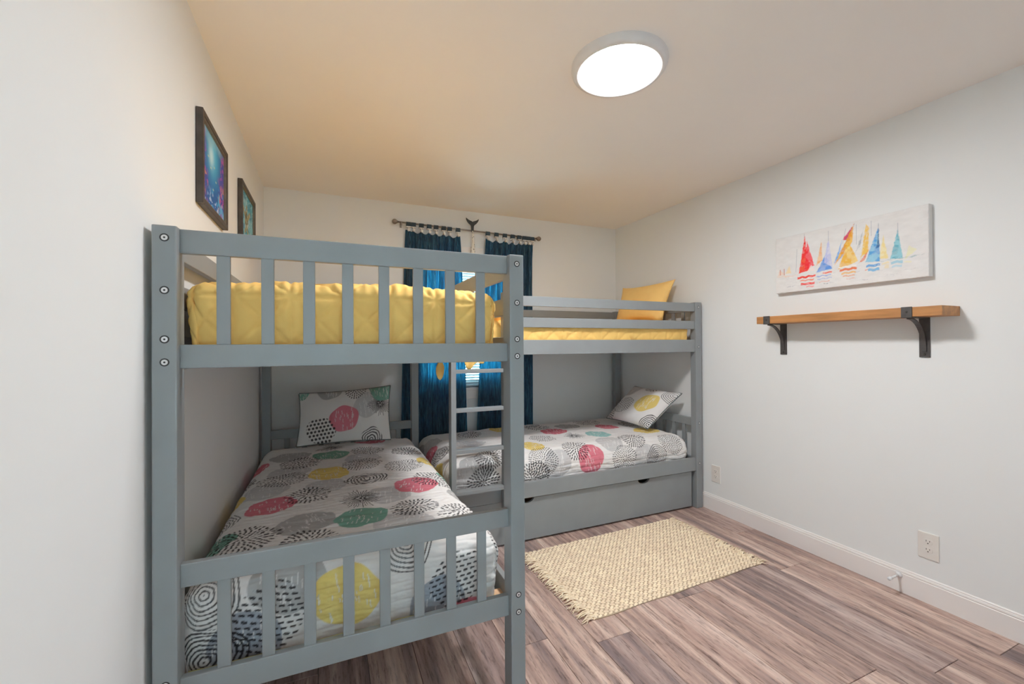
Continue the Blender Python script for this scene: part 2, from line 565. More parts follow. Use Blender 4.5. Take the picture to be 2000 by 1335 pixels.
def plank_mat():
    m, nt, b = node_mat('weathered_plank')
    info = nt.nodes.new('ShaderNodeObjectInfo')
    tc = nt.nodes.new('ShaderNodeTexCoord')
    off = nt.nodes.new('ShaderNodeVectorMath')
    off.operation = 'MULTIPLY_ADD'
    cmb = nt.nodes.new('ShaderNodeCombineXYZ')
    for i in range(3):
        nt.links.new(info.outputs['Random'], cmb.inputs[i])
    off.inputs[1].default_value = (37.0, 61.0, 23.0)
    nt.links.new(cmb.outputs[0], off.inputs[0])
    nt.links.new(tc.outputs['Object'], off.inputs[2])
    def mapped(sc):
        mp = nt.nodes.new('ShaderNodeMapping')
        mp.inputs['Scale'].default_value = sc
        nt.links.new(off.outputs[0], mp.inputs['Vector'])
        return mp.outputs['Vector']
    broad = noise_node(nt, mapped((13.0, 0.9, 1)), 1.0, 4.0, 0.6)
    grain = noise_node(nt, mapped((85.0, 9.0, 1)), 1.0, 7.0, 0.75)
    wav = nt.nodes.new('ShaderNodeTexWave')
    wav.wave_type = 'BANDS'
    wav.bands_direction = 'X'
    wav.inputs['Scale'].default_value = 5.0
    wav.inputs['Distortion'].default_value = 14.0
    wav.inputs['Detail'].default_value = 3.0
    wav.inputs['Detail Scale'].default_value = 1.2
    nt.links.new(mapped((1.0, 0.10, 1)), wav.inputs['Vector'])
    c1 = ramp_node(nt, broad, [(0.34, (0.27, 0.215, 0.215)), (0.50, (0.47, 0.345, 0.305)), (0.66, (0.68, 0.555, 0.505))])
    c2 = ramp_node(nt, grain, [(0.33, (0.34, 0.31, 0.32)), (0.48, (0.95, 0.94, 0.93)), (0.70, (1.16, 1.15, 1.14))])
    c3 = ramp_node(nt, wav.outputs['Fac'], [(0.0, (0.86, 0.84, 0.84)), (0.5, (1.0, 1.0, 1.0)), (1.0, (1.03, 1.02, 1.01))])
    tint = ramp_node(nt, info.outputs['Random'], [(0.0, (0.80, 0.79, 0.82)), (0.5, (1.0, 0.95, 0.93)), (1.0, (1.12, 1.10, 1.07))])
    prev = c1
    for c in (c2, c3, tint):
        mx = nt.nodes.new('ShaderNodeMix')
        mx.data_type = 'RGBA'
        mx.blend_type = 'MULTIPLY'
        mx.inputs['Factor'].default_value = 1.0
        nt.links.new(prev, mx.inputs['A'])
        nt.links.new(c, mx.inputs['B'])
        prev = mx.outputs['Result']
    nt.links.new(prev, b.inputs['Base Color'])
    b.inputs['Roughness'].default_value = 0.5
    b.inputs['Specular IOR Level'].default_value = 0.35
    add_bump(nt, b, grain, 0.25, 0.001)
    return m
M['plank'] = plank_mat()

# ------------------------------------------------------------------ room
XL, XR, YB, YF, ZC = -0.437, 2.691, 3.585, -0.67, 2.44
WX0, WX1, WZ0, WZ1 = 0.70, 1.60, 0.90, 2.05          # window opening

def structure(o):
    o['kind'] = 'structure'
    return o

floor = structure(box('floor', (XL - 0.1, YF - 0.1, -0.12), (XR + 0.1, YB + 0.1, -0.0085), M['slot'], bevel=0))
structure(box('ceiling', (XL - 0.1, YF - 0.1, ZC), (XR + 0.1, YB + 0.1, ZC + 0.1), M['ceiling'], bevel=0))
structure(box('wall_left', (XL - 0.1, YF - 0.1, -0.01), (XL, YB + 0.1, ZC), M['wall'], bevel=0))
structure(box('wall_right', (XR, YF - 0.1, -0.01), (XR + 0.1, YB + 0.1, ZC), M['wall'], bevel=0))
DX0, DX1, DZ = -0.33, 0.62, 2.06                       # unseen doorway, added behind the camera to let fill light in
bm = bmesh.new()
bm_box(bm, (XL, YF - 0.1, -0.01), (DX0, YF, ZC))
bm_box(bm, (DX1, YF - 0.1, -0.01), (XR, YF, ZC))
bm_box(bm, (DX0, YF - 0.1, DZ), (DX1, YF, ZC))
structure(from_bm('wall_front', bm, M['wall']))
bm = bmesh.new()
for y0, y1 in ((YF, YF + 0.014), (YF - 0.114, YF - 0.1)):
    bm_box(bm, (DX0 - 0.065, y0, 0), (DX0, y1, DZ), 0.003)
    bm_box(bm, (DX1, y0, 0), (DX1 + 0.065, y1, DZ), 0.003)
    bm_box(bm, (DX0 - 0.065, y0, DZ), (DX1 + 0.065, y1, DZ + 0.065), 0.003)
bm_box(bm, (DX0, YF - 0.1, 0), (DX0 + 0.015, YF, DZ))
bm_box(bm, (DX1 - 0.015, YF - 0.1, 0), (DX1, YF, DZ))
bm_box(bm, (DX0, YF - 0.1, DZ - 0.015), (DX1, YF, DZ))
structure(from_bm('trim_1', bm, M['trim']))  # casing and jambs of the added doorway
bm = bmesh.new()                                        # made-up hall, added to bounce the fill lamp into the room
HY = -2.15
bm_box(bm, (-0.95, HY - 0.1, -0.12), (1.45, HY, ZC))
bm_box(bm, (-1.05, HY - 0.1, -0.12), (-0.95, YF - 0.1, ZC))
bm_box(bm, (1.45, HY - 0.1, -0.12), (1.55, YF - 0.1, ZC))
structure(from_bm('wall_added_hall', bm, M['wall']))
structure(box('ceiling_added_hall', (-1.05, HY - 0.1, ZC), (1.55, YF - 0.1, ZC + 0.1), M['ceiling'], bevel=0))
structure(box('floor_added_hall', (-1.05, HY - 0.1, -0.12), (1.55, YF, -0.001), M['pine'], bevel=0))
bm = bmesh.new()
bm_box(bm, (XL, YB, -0.01), (WX0, YB + 0.1, ZC))
bm_box(bm, (WX1, YB, -0.01), (XR, YB + 0.1, ZC))
bm_box(bm, (WX0, YB, -0.01), (WX1, YB + 0.1, WZ0))
bm_box(bm, (WX0, YB, WZ1), (WX1, YB + 0.1, ZC))
structure(from_bm('wall_back', bm, M['wall']))

def baseboard(name, poly_axis, poly, t0, t1):
    bm = bmesh.new()
    bm_prism(bm, poly, poly_axis, t0, t1)
    return structure(from_bm(name, bm, M['trim']))
def bb_profile(w, d):
    return [(w, 0.0), (w, 0.121), (w + d * 0.003, 0.121), (w + d * 0.006, 0.117), (w + d * 0.006, 0.112), (w + d * 0.010, 0.110),
            (w + d * 0.012, 0.104), (w + d * 0.010, 0.099), (w + d * 0.013, 0.096), (w + d * 0.013, 0.0)]
baseboard('baseboard_right', 1, bb_profile(XR, -1), YF, YB)
baseboard('baseboard_left', 1, bb_profile(XL, 1), YF, YB)
baseboard('baseboard_back', 0, bb_profile(YB, -1), XL, XR)

# floor planks: columns along the room, staggered end joints
PL_L, PL_W = 1.22, 0.182
pbm = bmesh.new()
bm_box(pbm, (-PL_W / 2 + 0.0010, -PL_L / 2 + 0.0010, -0.008), (PL_W / 2 - 0.0010, PL_L / 2 - 0.0010, 0.0), 0.0014, 1)
plank_me = bpy.data.meshes.new('plank')
pbm.to_mesh(plank_me)
pbm.free()
plank_me.materials.append(M['plank'])
JOINT = {0: 1.541, 4: 0.979, 6: 0.879, 7: 1.62, 8: 2.043, -2: 1.65, -1: 0.95, 1: 0.70, 2: 1.98, 3: 0.42, 5: 1.74}
prng = random.Random(3)
for k in range(-9, 10):
    xc = 1.05 + PL_W * (k + 0.5)
    if xc - PL_W / 2 > XR + 0.04 or xc + PL_W / 2 < XL - 0.04:
        continue
    j = JOINT.get(k, prng.uniform(0.2, 1.3))
    n0 = math.floor((YF - j) / PL_L)
    for q in range(n0, n0 + 6):
        yc = j + PL_L * (q + 0.5)
        if yc - PL_L / 2 > YB or yc + PL_L / 2 < YF:
            continue
        o = bpy.data.objects.new('plank', plank_me)
        COL.objects.link(o)
        o.parent = floor
        o.location = (xc, yc, 0)

# ------------------------------------------------------------------ window
w = structure(root('window_1', 'white framed window', 'window', ((WX0 + WX1) / 2, YB, WZ0)))
del w['category'], w['label']
bm = bmesh.new()
J = 0.03
bm_box(bm, (WX0, YB + 0.0, WZ0), (WX0 + 0.012, YB + 0.1, WZ1))
bm_box(bm, (WX1 - 0.012, YB + 0.0, WZ0), (WX1, YB + 0.1, WZ1))
bm_box(bm, (WX0, YB + 0.0, WZ1 - 0.012), (WX1, YB + 0.1, WZ1))
bm_box(bm, (WX0 + 0.012, YB + 0.07, WZ0 + 0.012), (WX0 + 0.012 + J, YB + 0.095, WZ1 - 0.012))
bm_box(bm, (WX1 - 0.012 - J, YB + 0.07, WZ0 + 0.012), (WX1 - 0.012, YB + 0.095, WZ1 - 0.012))
bm_box(bm, (WX0 + 0.042, YB + 0.07, WZ0 + 0.012), (WX1 - 0.042, YB + 0.095, WZ0 + 0.05))
bm_box(bm, (WX0 + 0.042, YB + 0.07, WZ1 - 0.05), (WX1 - 0.042, YB + 0.095, WZ1 - 0.012))
bm_box(bm, (WX0 + 0.042, YB + 0.07, 1.46), (WX1 - 0.042, YB + 0.095, 1.50))
from_bm('window_frame', bm, M['trim'], w)
box('pane', (WX0 + 0.04, YB + 0.080, WZ0 + 0.048), (WX1 - 0.04, YB + 0.084, 1.462), M['glass'], w, bevel=0)
box('pane', (WX0 + 0.04, YB + 0.080, 1.498), (WX1 - 0.04, YB + 0.084, WZ1 - 0.048), M['glass'], w, bevel=0)
bm = bmesh.new()
bm_box(bm, (WX0 - 0.07, YB - 0.010, WZ0), (WX0, YB, WZ1), 0.003)
bm_box(bm, (WX1, YB - 0.010, WZ0), (WX1 + 0.07, YB, WZ1), 0.003)
bm_box(bm, (WX0 - 0.07, YB - 0.010, WZ1), (WX1 + 0.07, YB, WZ1 + 0.075), 0.003)
from_bm('casing', bm, M['trim'], w)
box('sill', (WX0 - 0.08, YB - 0.013, WZ0 - 0.028), (WX1 + 0.08, YB + 0.1, WZ0), M['trim'], w, 0.004)
box('apron', (WX0 - 0.06, YB - 0.010, WZ0 - 0.10), (WX1 + 0.06, YB, WZ0 - 0.028), M['trim'], w, 0.003)

bl = root('window_blind', 'white slatted blind glowing between the two blue curtains', 'blind', (1.15, YB + 0.035, WZ0))
box('headrail', (WX0 + 0.015, YB + 0.015, WZ1 - 0.05), (WX1 - 0.015, YB + 0.055, WZ1 - 0.014), M['blind'], bl, 0.003)
box('bottom_rail', (WX0 + 0.015, YB + 0.022, WZ0 + 0.004), (WX1 - 0.015, YB + 0.048, WZ0 + 0.018), M['blind'], bl, 0.003)
sbm = bmesh.new()
bm_box(sbm, (-(WX1 - WX0) / 2 + 0.018, -0.0125, -0.0007), ((WX1 - WX0) / 2 - 0.018, 0.0125, 0.0007), 0, 1)
bmesh.ops.rotate(sbm, verts=sbm.verts, matrix=Matrix.Rotation(math.radians(-52), 3, 'X'))
slat_me = bpy.data.meshes.new('slat')
sbm.to_mesh(slat_me)
sbm.free()
slat_me.materials.append(M['blind'])
z = WZ0 + 0.032
while z < WZ1 - 0.055:
    o = bpy.data.objects.new('slat', slat_me)
    COL.objects.link(o)
    o.parent = bl
    o.location = (0, 0, z - WZ0)
    z += 0.0235

# ------------------------------------------------------------------ ceiling light
LX, LY = 1.117, 1.457
lamp = root('ceiling_light', 'round flush ceiling light with grey rim, glowing white', 'ceiling light', (LX, LY, ZC))
bm = bmesh.new()
bm_lathe(bm, [(0.196, 0.0), (0.197, -0.012), (0.193, -0.024), (0.184, -0.032), (0.172, -0.034), (0.164, -0.030), (0.162, -0.022),
              (0.0, -0.022)], (LX, LY, ZC), 72)
from_bm('lamp_rim', bm, M['lamp_ring'], lamp, True)
bm = bmesh.new()
bm_lathe(bm, [(0.1615, -0.024), (0.150, -0.0315), (0.10, -0.035), (0.0, -0.037)], (LX, LY, ZC), 72)
from_bm('lamp_diffuser', bm, M['lamp'], lamp, True)

# ------------------------------------------------------------------ bunk beds
BL_, BW_ = 2.02, 1.06
PL, PW = 0.067, 0.054
HPOST = 1.592
END_RAILS = ((1.525, 1.590), (1.2145, 1.279), (0.627, 0.690), (0.313, 0.385))
SIDE_RAILS = (('guard_rail', 1.520, 1.585), ('guard_rail', 1.383, 1.447), ('side_rail', 1.207, 1.302), ('side_rail', 0.288, 0.390))

def bed_box(bed, name, m, lo, hi, bevel=0.003, mat=None):
    a, b = m(*lo), m(*hi)
    return box(name, a, b, mat or M['grey'], bed, bevel)

def add_bolt(post, m, p, axis, r=0.0085):
    """socket bolt on a post: dark recess ring, bright head, dark hex; p on the face, axis out of the face"""
    p = Vector(m(*p))
    ax = Vector(m(*[0.0 + a for a in axis])) - Vector(m(0, 0, 0))
    bm = bmesh.new()
    bm_cyl(bm, p - ax * 0.002, p + ax * 0.0004, r * 1.25, n=18)
    from_bm('bolt_recess', bm, M['bolt_hole'], post)
    bm = bmesh.new()
    bm_cyl(bm, p - ax * 0.002, p + ax * 0.0012, r, r * 0.82, n=18)
    from_bm('bolt', bm, M['bolt'], post)
    bm = bmesh.new()
    bm_cyl(bm, p, p + ax * 0.0016, r * 0.32, n=6)
    from_bm('bolt_socket', bm, M['bolt_hole'], post)

def end_frame(bed, m, l0, l1, bolts):
    """two posts, four rails, sixteen slats at one end; l0 is the outer face, l1 the inner"""
    d = 1 if l1 > l0 else -1
    posts = []
    for w0 in (0.0, BW_ - PW):
        p = bed_box(bed, 'post', m, (l0, w0, 0), (l1, w0 + PW, HPOST), 0.004)
        posts.append(p)
        if bolts:
            for zb in (1.559, 1.4215, 1.293, 1.233, 0.393, 0.332):
                add_bolt(p, m, (l0, w0 + PW / 2 + 0.0008, zb), (-d, 0, 0))
    a, b = l0 + d * 0.024, l0 + d * 0.046
    for z0, z1 in END_RAILS:
        bed_box(bed, 'end_rail', m, (a, PW - 0.001, z0), (b, BW_ - PW + 0.001, z1))
    a, b = l0 + d * 0.029, l0 + d * 0.041
    for zz0, zz1 in ((1.279, 1.525), (0.385, 0.627)):
        for k in range(8):
            wc = BW_ / 2 + (k - 3.5) * 0.108
            bed_box(bed, 'slat', m, (a, wc - 0.0165, zz0 - 0.0005), (b, wc + 0.0165, zz1 + 0.0005), 0.002)
    return posts

def bed_slats(bed, m, l_a, l_b, zs):
    for zz in zs:
        n = 11
        for k in range(n):
            lc = l_a + 0.06 + (l_b - l_a - 0.12) * k / (n - 1)
            bed_box(bed, 'bed_slat', m, (lc - 0.034, 0.034, zz - 0.018), (lc + 0.034, BW_ - 0.034, zz), 0.002, M['pine'])
        for w0 in (0.034, BW_ - 0.052):
            bed_box(bed, 'slat_ledger', m, (l_a, w0, zz - 0.046), (l_b, w0 + 0.018, zz - 0.018), 0.002)

# bunk along the left wall, its foot towards the camera
FX, FY = -0.422, 1.380
mf = lambda l, w_, z_: (FX + w_, FY + l, z_)
bunk_a = root('bunk_bed', 'grey bunk bed along the left wall, slatted foot end nearest the viewer', 'bunk bed', (FX, FY, 0),
              'grey bunk beds')
end_frame(bunk_a, mf, 0.0, PL, True)
end_frame(bunk_a, mf, BL_, BL_ - PL, False)
for side in (0, 1):
    for nm, z0, z1 in SIDE_RAILS:
        w0 = 0.012 if side == 0 else BW_ - 0.034
        bed_box(bunk_a, nm, mf, (PL - 0.001, w0, z0), (BL_ - PL + 0.001, w0 + 0.022, z1))
bed_slats(bunk_a, mf, PL, BL_ - PL, (0.335, 1.258))

# bunk along the back wall, its head at the right wall, its other end meeting the first bunk
GX, GY = 2.668, 2.475
mg = lambda l, w_, z_: (GX - l, GY + w_, z_)
bunk_b = root('bunk_bed', 'grey bunk bed along the window wall with its ladder and trundle side facing the room', 'bunk bed', (GX, GY, 0),
              'grey bunk beds')
gposts = end_frame(bunk_b, mg, 0.0, PL - 0.006, False)
for zb in (1.553, 1.246, 0.655, 0.345):
    add_bolt(gposts[0], mg, (0.030, 0.0, zb), (0, -1, 0), 0.008)
GL = GX - 0.645
for side in (0, 1):
    for nm, z0, z1 in SIDE_RAILS:
        w0 = 0.009 if side == 0 else BW_ - 0.034
        lend = GL
        if nm == 'guard_rail' and side == 0:
            lend = GX - 1.070
        bed_box(bunk_b, nm, mg, (PL - 0.007, w0, z0), (lend, w0 + 0.022, z1))
bed_box(bunk_b, 'guard_upright', mg, (GX - 1.075, 0.032, 1.21), (GX - 1.115, 0.052, 1.585))
bed_box(bunk_b, 'leg', mg, (GX - 0.653, 0.032, 0.0), (GX - 0.705, 0.082, 0.40), 0.004)
bed_box(bunk_b, 'leg', mg, (GX - 0.645, BW_ - 0.09, 0.0), (GX - 0.695, BW_ - 0.034, 0.40), 0.004)
bed_box(bunk_b, 'end_beam', mg, (GX - 0.646, 0.032, 1.225), (GX - 0.668, BW_ - 0.036, 1.300))
bed_slats(bunk_b, mg, PL, GL - 0.06, (0.335, 1.258))

# ladder hooked on the second bunk
lad = root('bunk_ladder', 'grey four-rung ladder hooked on the bunk along the window wall', 'ladder', (0.83, 2.44, 0.265))
for x0 in (0.648, 0.981):
    box('stile', (x0, 2.409, 0.263), (x0 + 0.031, 2.466, 1.595), M['grey'], lad, 0.003)
for zr in (1.115, 0.886, 0.645, 0.402):
    box('rung', (0.6785, 2.414, zr - 0.011), (0.9815, 2.461, zr + 0.011), M['grey'], lad, 0.003)
for x0 in (0.648, 0.981):
    box('hook', (x0 + 0.009, 2.4655, 1.303), (x0 + 0.022, 2.500, 1.311), M['iron'], lad, 0.001)

# trundle under the second bunk
tr = root('trundle_bed', 'plain grey roll-out trundle with two half-moon grips under the window-wall bunk', 'trundle', (1.65, 2.50, 0.0))
poly = [(0.715, 0.014), (2.583, 0.014), (2.583, 0.279)]
for xc in (2.118, 1.170):
    for k in range(13):
        t = math.pi * k / 12
        poly.append((xc + 0.052 * math.cos(t), 0.279 - 0.030 * math.sin(t)))
poly.append((0.715, 0.279))
bm = bmesh.new()
bm_prism(bm, poly, 1, 2.503, 2.521)
from_bm('front_panel', bm, M['grey'], tr)
box('side_panel', (0.735, 2.521, 0.03), (0.753, 3.42, 0.17), M['grey'], tr)
box('side_panel', (2.545, 2.521, 0.03), (2.563, 3.42, 0.17), M['grey'], tr)
box('back_panel', (0.753, 3.402, 0.03), (2.545, 3.42, 0.17), M['grey'], tr)
box('base_panel', (0.753, 2.521, 0.03), (2.545, 3.402, 0.045), M['pine'], tr)
for xx in (0.80, 2.50):
    for yy in (2.60, 3.34):
        bm = bmesh.new()
        bm_cyl(bm, (xx - 0.012, yy, 0.016), (xx + 0.012, yy, 0.016), 0.016, n=16)
        from_bm('wheel', bm, M['iron'], tr, True)

# ------------------------------------------------------------------ mattresses
def mattress(lo, hi, label):
    o = box('mattress', lo, hi, M['mattress'], None, 0.03, 4, origin=((lo[0] + hi[0]) / 2, (lo[1] + hi[1]) / 2, lo[2]))
    o['label'] = label
    o['category'] = 'mattress'
    o['group'] = 'bunk mattresses'
mattress((-0.367, 1.50, 1.260), (0.560, 3.30, 1.435), 'mattress under the yellow quilt of the left-wall upper bunk')
mattress((0.685, 2.545, 1.260), (2.545, 3.44, 1.385), 'mattress under the yellow quilt of the window-wall upper bunk')

# ------------------------------------------------------------------ quilts
MOTIFS_FRONT = [('B', 0.633, 1.876), ('P', 0.897, 1.982), ('G', 0.633, 1.669), ('d', 0.851, 1.688), ('D', 1.091, 1.583), ('A', 0.402, 1.738),
                ('L', 0.811, 1.51), ('D', 0.468, 1.553), ('d', 0.795, 1.368), ('d', 1.019, 1.26), ('Y', 1.204, 1.326), ('L', 0.422, 1.378),
                ('Y', 0.62, 1.25), ('S', 0.801, 1.068), ('d', 0.396, 1.246), ('P', 1.019, 0.894), ('D', 1.128, 0.96), ('L', 0.61, 1.039),
                ('L', 0.34, 1.098), ('L', 0.871, 0.791), ('P', 0.392, 0.864), ('D', 0.531, 0.93), ('B', 0.752, 0.781), ('A', 0.537, 0.594),
                ('L', 0.887, 0.448), ('G', 0.742, 0.57), ('D', 0.96, 0.597), ('D', 1.134, 0.478), ('D', 0.33, 0.541), ('D', 0.561, 0.415),
                ('G', 0.201, 0.56), ('A', 0.505, 0.224), ('U', 0.392, 0.043), ('R', 0.287, 0.228), ('O', 0.452, 0.112), ('Y', 0.676, 0.132),
                ('R', 0.867, 0.271), ('U', 0.969, 0.026), ('O', 1.045, 0.109), ('S', 0.284, 0.022), ('P', 1.10, -0.085), ('R', 0.17, 0.8),
                ('P', 0.2, 1.60), ('D', 0.17, 1.35), ('Y', 0.16, 1.05), ('A', 1.25, 0.75), ('G', 1.27, 1.08), ('D', 1.27, 0.3)]
MOTIFS_REAR = [('D', 0.59, 0.911), ('A', 0.41, 0.189), ('D', 0.522, 0.266), ('D', 0.455, 0.097), ('D', 1.189, 0.92), ('P', 1.243, 0.726),
               ('d', 1.703, 0.96), ('T', 1.513, 0.505), ('Y', 0.869, 0.37), ('d', 1.045, 0.55), ('L', 0.986, 0.153), ('L', 1.459, 0.284),
               ('P', 1.252, 0.162), ('D', 1.158, 0.257), ('d', 0.878, 0.18), ('d', 1.531, 0.131), ('D', 1.667, 0.289), ('d', 1.986, 0.207),
               ('R', 1.829, 0.099), ('Y', 1.955, 0.464), ('B', 1.311, 0.527), ('S', 0.27, 0.55), ('L', 1.73, 0.11), ('D', 0.80, 0.07),
               ('P', 0.17, 0.70), ('Y', 0.12, 0.40), ('L', 0.5, 0.62), ('L', 0.25, 0.85), ('Y', 0.9, 0.98), ('A', 0.12, 0.95), ('L', 0.30, 0.10),
               ('L', 1.15, 1.04), ('A', 1.45, 0.86), ('P', 1.75, 0.72), ('D', 2.05, 0.75)]

def full(motifs, seed, r=0.103):
    rg = np.random.default_rng(seed)
    out = []
    for k, s_, t_ in motifs:
        q = r * rg.uniform(0.93, 1.10)
        out.append((k, s_, t_, q * rg.uniform(0.95, 1.05), q, rg.uniform(-0.3, 0.3)))
    out.sort(key=lambda v: 0 if v[0] in 'LAU' else (1 if v[0] in 'PGYT' else 2))
    return out

def outward(P):
    n = normals(P)
    if n[n.shape[0] // 2, n.shape[1] // 2, 2] < 0:
        n = -n
    return n

def cloth_quilt(key, label, motifs, seed):
    P, S, T = drape(**QUILTS[key])
    C = print_cloth(S, T, full(motifs, seed), seed)
    P = P + outward(P) * pucker(S, T, seed)[..., None]
    r = root('quilt', label, 'quilt', (float(P[..., 0].mean()), float(P[..., 1].mean()), float(P[..., 2].min())), 'patterned quilts')
    grid_mesh('quilt_cloth', P, M['print'], r, C)
    # bound hem all round
    edge = list(P[0, ::8]) + list(P[8::8, -1]) + list(P[-1, ::-8]) + list(P[::-8, 0][1:])
    bm = bmesh.new()
    bm_tube(bm, [tuple(p) for p in edge] + [tuple(edge[0])], 0.004, 6, False)
    from_bm('hem', bm, M['yellow_hem'], r, True)
    return r
M['yellow_hem'] = plain('pale_yellow_binding', (0.72, 0.62, 0.25), 0.8, 0.1, 40.0)
cloth_quilt('front', 'white quilt printed with coloured discs on the left-wall lower bunk', MOTIFS_FRONT, 3)
cloth_quilt('rear', 'white quilt printed with coloured discs on the window-wall lower bunk, beside the ladder', MOTIFS_REAR, 8)

def yellow_quilt(spec, label, seed, amp=1.0):
    P, S, T = drape(**spec)
    P = P + outward(P) * stars(S, T, seed, amp=amp)[..., None]
    r = root('quilt', label, 'quilt', (float(P[..., 0].mean()), float(P[..., 1].mean()), float(P[..., 2].min())), 'yellow quilts')
    grid_mesh('quilt_cloth', P, M['yellow'], r)
    return r
ya = yellow_quilt(dict(x0=-0.378, x1=0.582, y0=1.468, y1=3.32, ztop=1.478, dx0=0.205, dx1=0.205, dy0=0.20, dy1=0.12, r=0.060, step=0.005,
                       rf=0.045, crown=0.010, tuck=0.016),
                  'mustard yellow quilt with star stitching on the left-wall upper bunk', 4, 1.2)
yb_ = yellow_quilt(dict(x0=0.672, x1=2.590, y0=2.510, y1=3.455, ztop=1.438, dx0=0.14, dx1=0.16, dy0=0.16, dy1=0.10, r=0.055, step=0.009,
                        rf=0.07, crown=0.008, tuck=0.010),
                   'mustard yellow quilt on the window-wall upper bunk, spilling over by the ladder', 9)

def flap(name, parent, pts_top, pts_bot, sag, seed, n=26):
    """a loose hanging fold between a top edge and a bottom edge"""
    u = np.linspace(0, 1, n)
    top = np.array(pts_top)
    bot = np.array(pts_bot)
    kk = np.linspace(0, 1, len(top))
    A = np.stack([np.interp(u, kk, top[:, i]) for i in range(3)], -1)
    B = np.stack([np.interp(u, np.linspace(0, 1, len(bot)), bot[:, i]) for i in range(3)], -1)
    v = np.linspace(0, 1, n)[:, None, None]
    P = A[None] * (1 - v) + B[None] * v
    d = np.array(sag)
    P = P + d * (np.sin(np.pi * v * 0.9) + 0.35 * np.sin(u * 9 + seed)[None, :, None] * v)
    off = np.array(sag) / (np.linalg.norm(sag) + 1e-9) * -0.008
    return grid_mesh(name, P, M['yellow'], parent, extra=(P + off, None))
vv = np.linspace(0, 1, 40)
tt = np.linspace(0, 2 * np.pi, 33)
gt, gv = np.meshgrid(tt, vv)
zc = 1.44 - 0.385 * gv
wd = np.interp(gv, [0, 0.10, 0.58, 0.70, 0.88, 0.97, 1.0], [0.05, 0.05, 0.045, 0.050, 0.046, 0.022, 0.001])
th_ = np.interp(gv, [0, 0.25, 0.60, 0.78, 0.95, 1.0], [0.004, 0.0045, 0.0045, 0.020, 0.012, 0.001])
xc = np.interp(gv, [0, 0.15, 0.6, 1.0], [0.664, 0.650, 0.648, 0.646])
an_ = np.interp(gv, [0, 0.60, 0.80, 1.0], [1.57, 1.57, 0.9, 0.8])
ex, ey = wd * np.cos(gt) * (1 + 0.06 * np.sin(gt * 3)), th_ * np.sin(gt)
P = np.stack([xc + ex * np.cos(an_) - ey * np.sin(an_), 2.665 + ex * np.sin(an_) + ey * np.cos(an_), zc + 0.006 * np.sin(gt * 2)], -1)
grid_mesh('quilt_fold', P, M['yellow'], yb_)
flap('quilt_fold', yb_, [(0.715, 2.56, 1.43), (0.80, 2.56, 1.44), (0.90, 2.56, 1.43)],
     [(0.735, 2.4755, 1.165), (0.79, 2.473, 1.115), (0.875, 2.4755, 1.168)], (0, -0.028, 0.055), 2)
# bunched-up end of the same quilt behind the ladder
tt = np.linspace(0, 2 * np.pi, 30)
xx = np.linspace(0, 1, 40)
gx, gt = np.meshgrid(xx, tt)
rad = 0.052 * np.sin(np.pi * np.clip(gx, 0.02, 0.98)) ** 0.5 * (1 + 0.18 * np.sin(gt * 3 + gx * 7)) + 0.004
P = np.stack([0.70 + 0.38 * gx, 2.60 + rad * np.cos(gt) * 1.2, 1.490 + 0.02 * np.sin(gx * 6) + rad * np.sin(gt) * 1.1], -1)
grid_mesh('quilt_roll', P, M['yellow'], yb_)

# ------------------------------------------------------------------ pillows
def pillow(label, BLc, BRc, TLc, th, mat_key, motifs=None, group='pillows', seed=1, n=90, m_=64, ears=0.05, piping=False, bend=0.0, flip=1,
           tr=None):
    BLc, BRc, TLc = (np.array(p, float) for p in (BLc, BRc, TLc))
    TRc = np.array(tr, float) if tr is not None else BRc + TLc - BLc
    s, t = np.meshgrid(np.linspace(-1, 1, n), np.linspace(-1, 1, m_))
    se = s * (1 - ears * (1 - t ** 2) * np.abs(s) ** 3)
    te = t * (1 - ears * 1.4 * (1 - s ** 2) * np.abs(t) ** 3)
    a, b = (se[..., None] + 1) / 2, (te[..., None] + 1) / 2
    base = BLc * (1 - a) * (1 - b) + BRc * a * (1 - b) + TLc * (1 - a) * b + TRc * a * b
    U, V = BRc - BLc, TLc - BLc
    N = np.cross(U, V)
    N = N / np.linalg.norm(N) * flip
    LU, LV = np.linalg.norm(U), np.linalg.norm(V)
    hgt = th * ((1 - np.abs(s) ** 2.2) * (1 - np.abs(t) ** 2.2)) ** 0.48
    S, T = (se + 1) / 2 * LU, (te + 1) / 2 * LV
    wr = 0.010 * (fbm(S * 9, T * 9, seed, 4) - 0.5) + 0.003 * (fbm(S * 40, T * 18, seed + 2) - 0.5)
    edge = (1 - np.abs(s) ** 6) * (1 - np.abs(t) ** 6)
    bendv = bend * (s ** 2 + t ** 2 * 0.3)[..., None] * N
    F = base + N * (hgt + wr * edge)[..., None] + bendv
    K = base - N * (hgt * 0.85)[..., None] + bendv
    r = root('pillow', label, 'pillow', tuple(((BLc + BRc) / 2).tolist()), group)
    if motifs is not None:
        C = print_cloth(S, T, [(k, u * LU, v * LV, ra, ra * 1.0, 0.1) for k, u, v, ra in motifs], seed)
        C2 = np.empty_like(C)
        C2[:] = CLOTH
        grid_mesh('pillow_case', F, M['print'], r, C, extra=(K, C2))
    else:
        grid_mesh('pillow_case', F, M[mat_key], r, extra=(K, None))
    if piping:
        ring = list(base[0, ::3]) + list(base[3::3, -1]) + list(base[-1, ::-3]) + list(base[-4::-3, 0])
        bv = list(bendv[0, ::3]) + list(bendv[3::3, -1]) + list(bendv[-1, ::-3]) + list(bendv[-4::-3, 0])
        pts = [tuple(p + q) for p, q in zip(ring, bv)]
        bm = bmesh.new()
        bm_tube(bm, pts + [pts[0]], 0.0045, 6, False)
        from_bm('piping', bm, M['piping'], r, True)
    return r

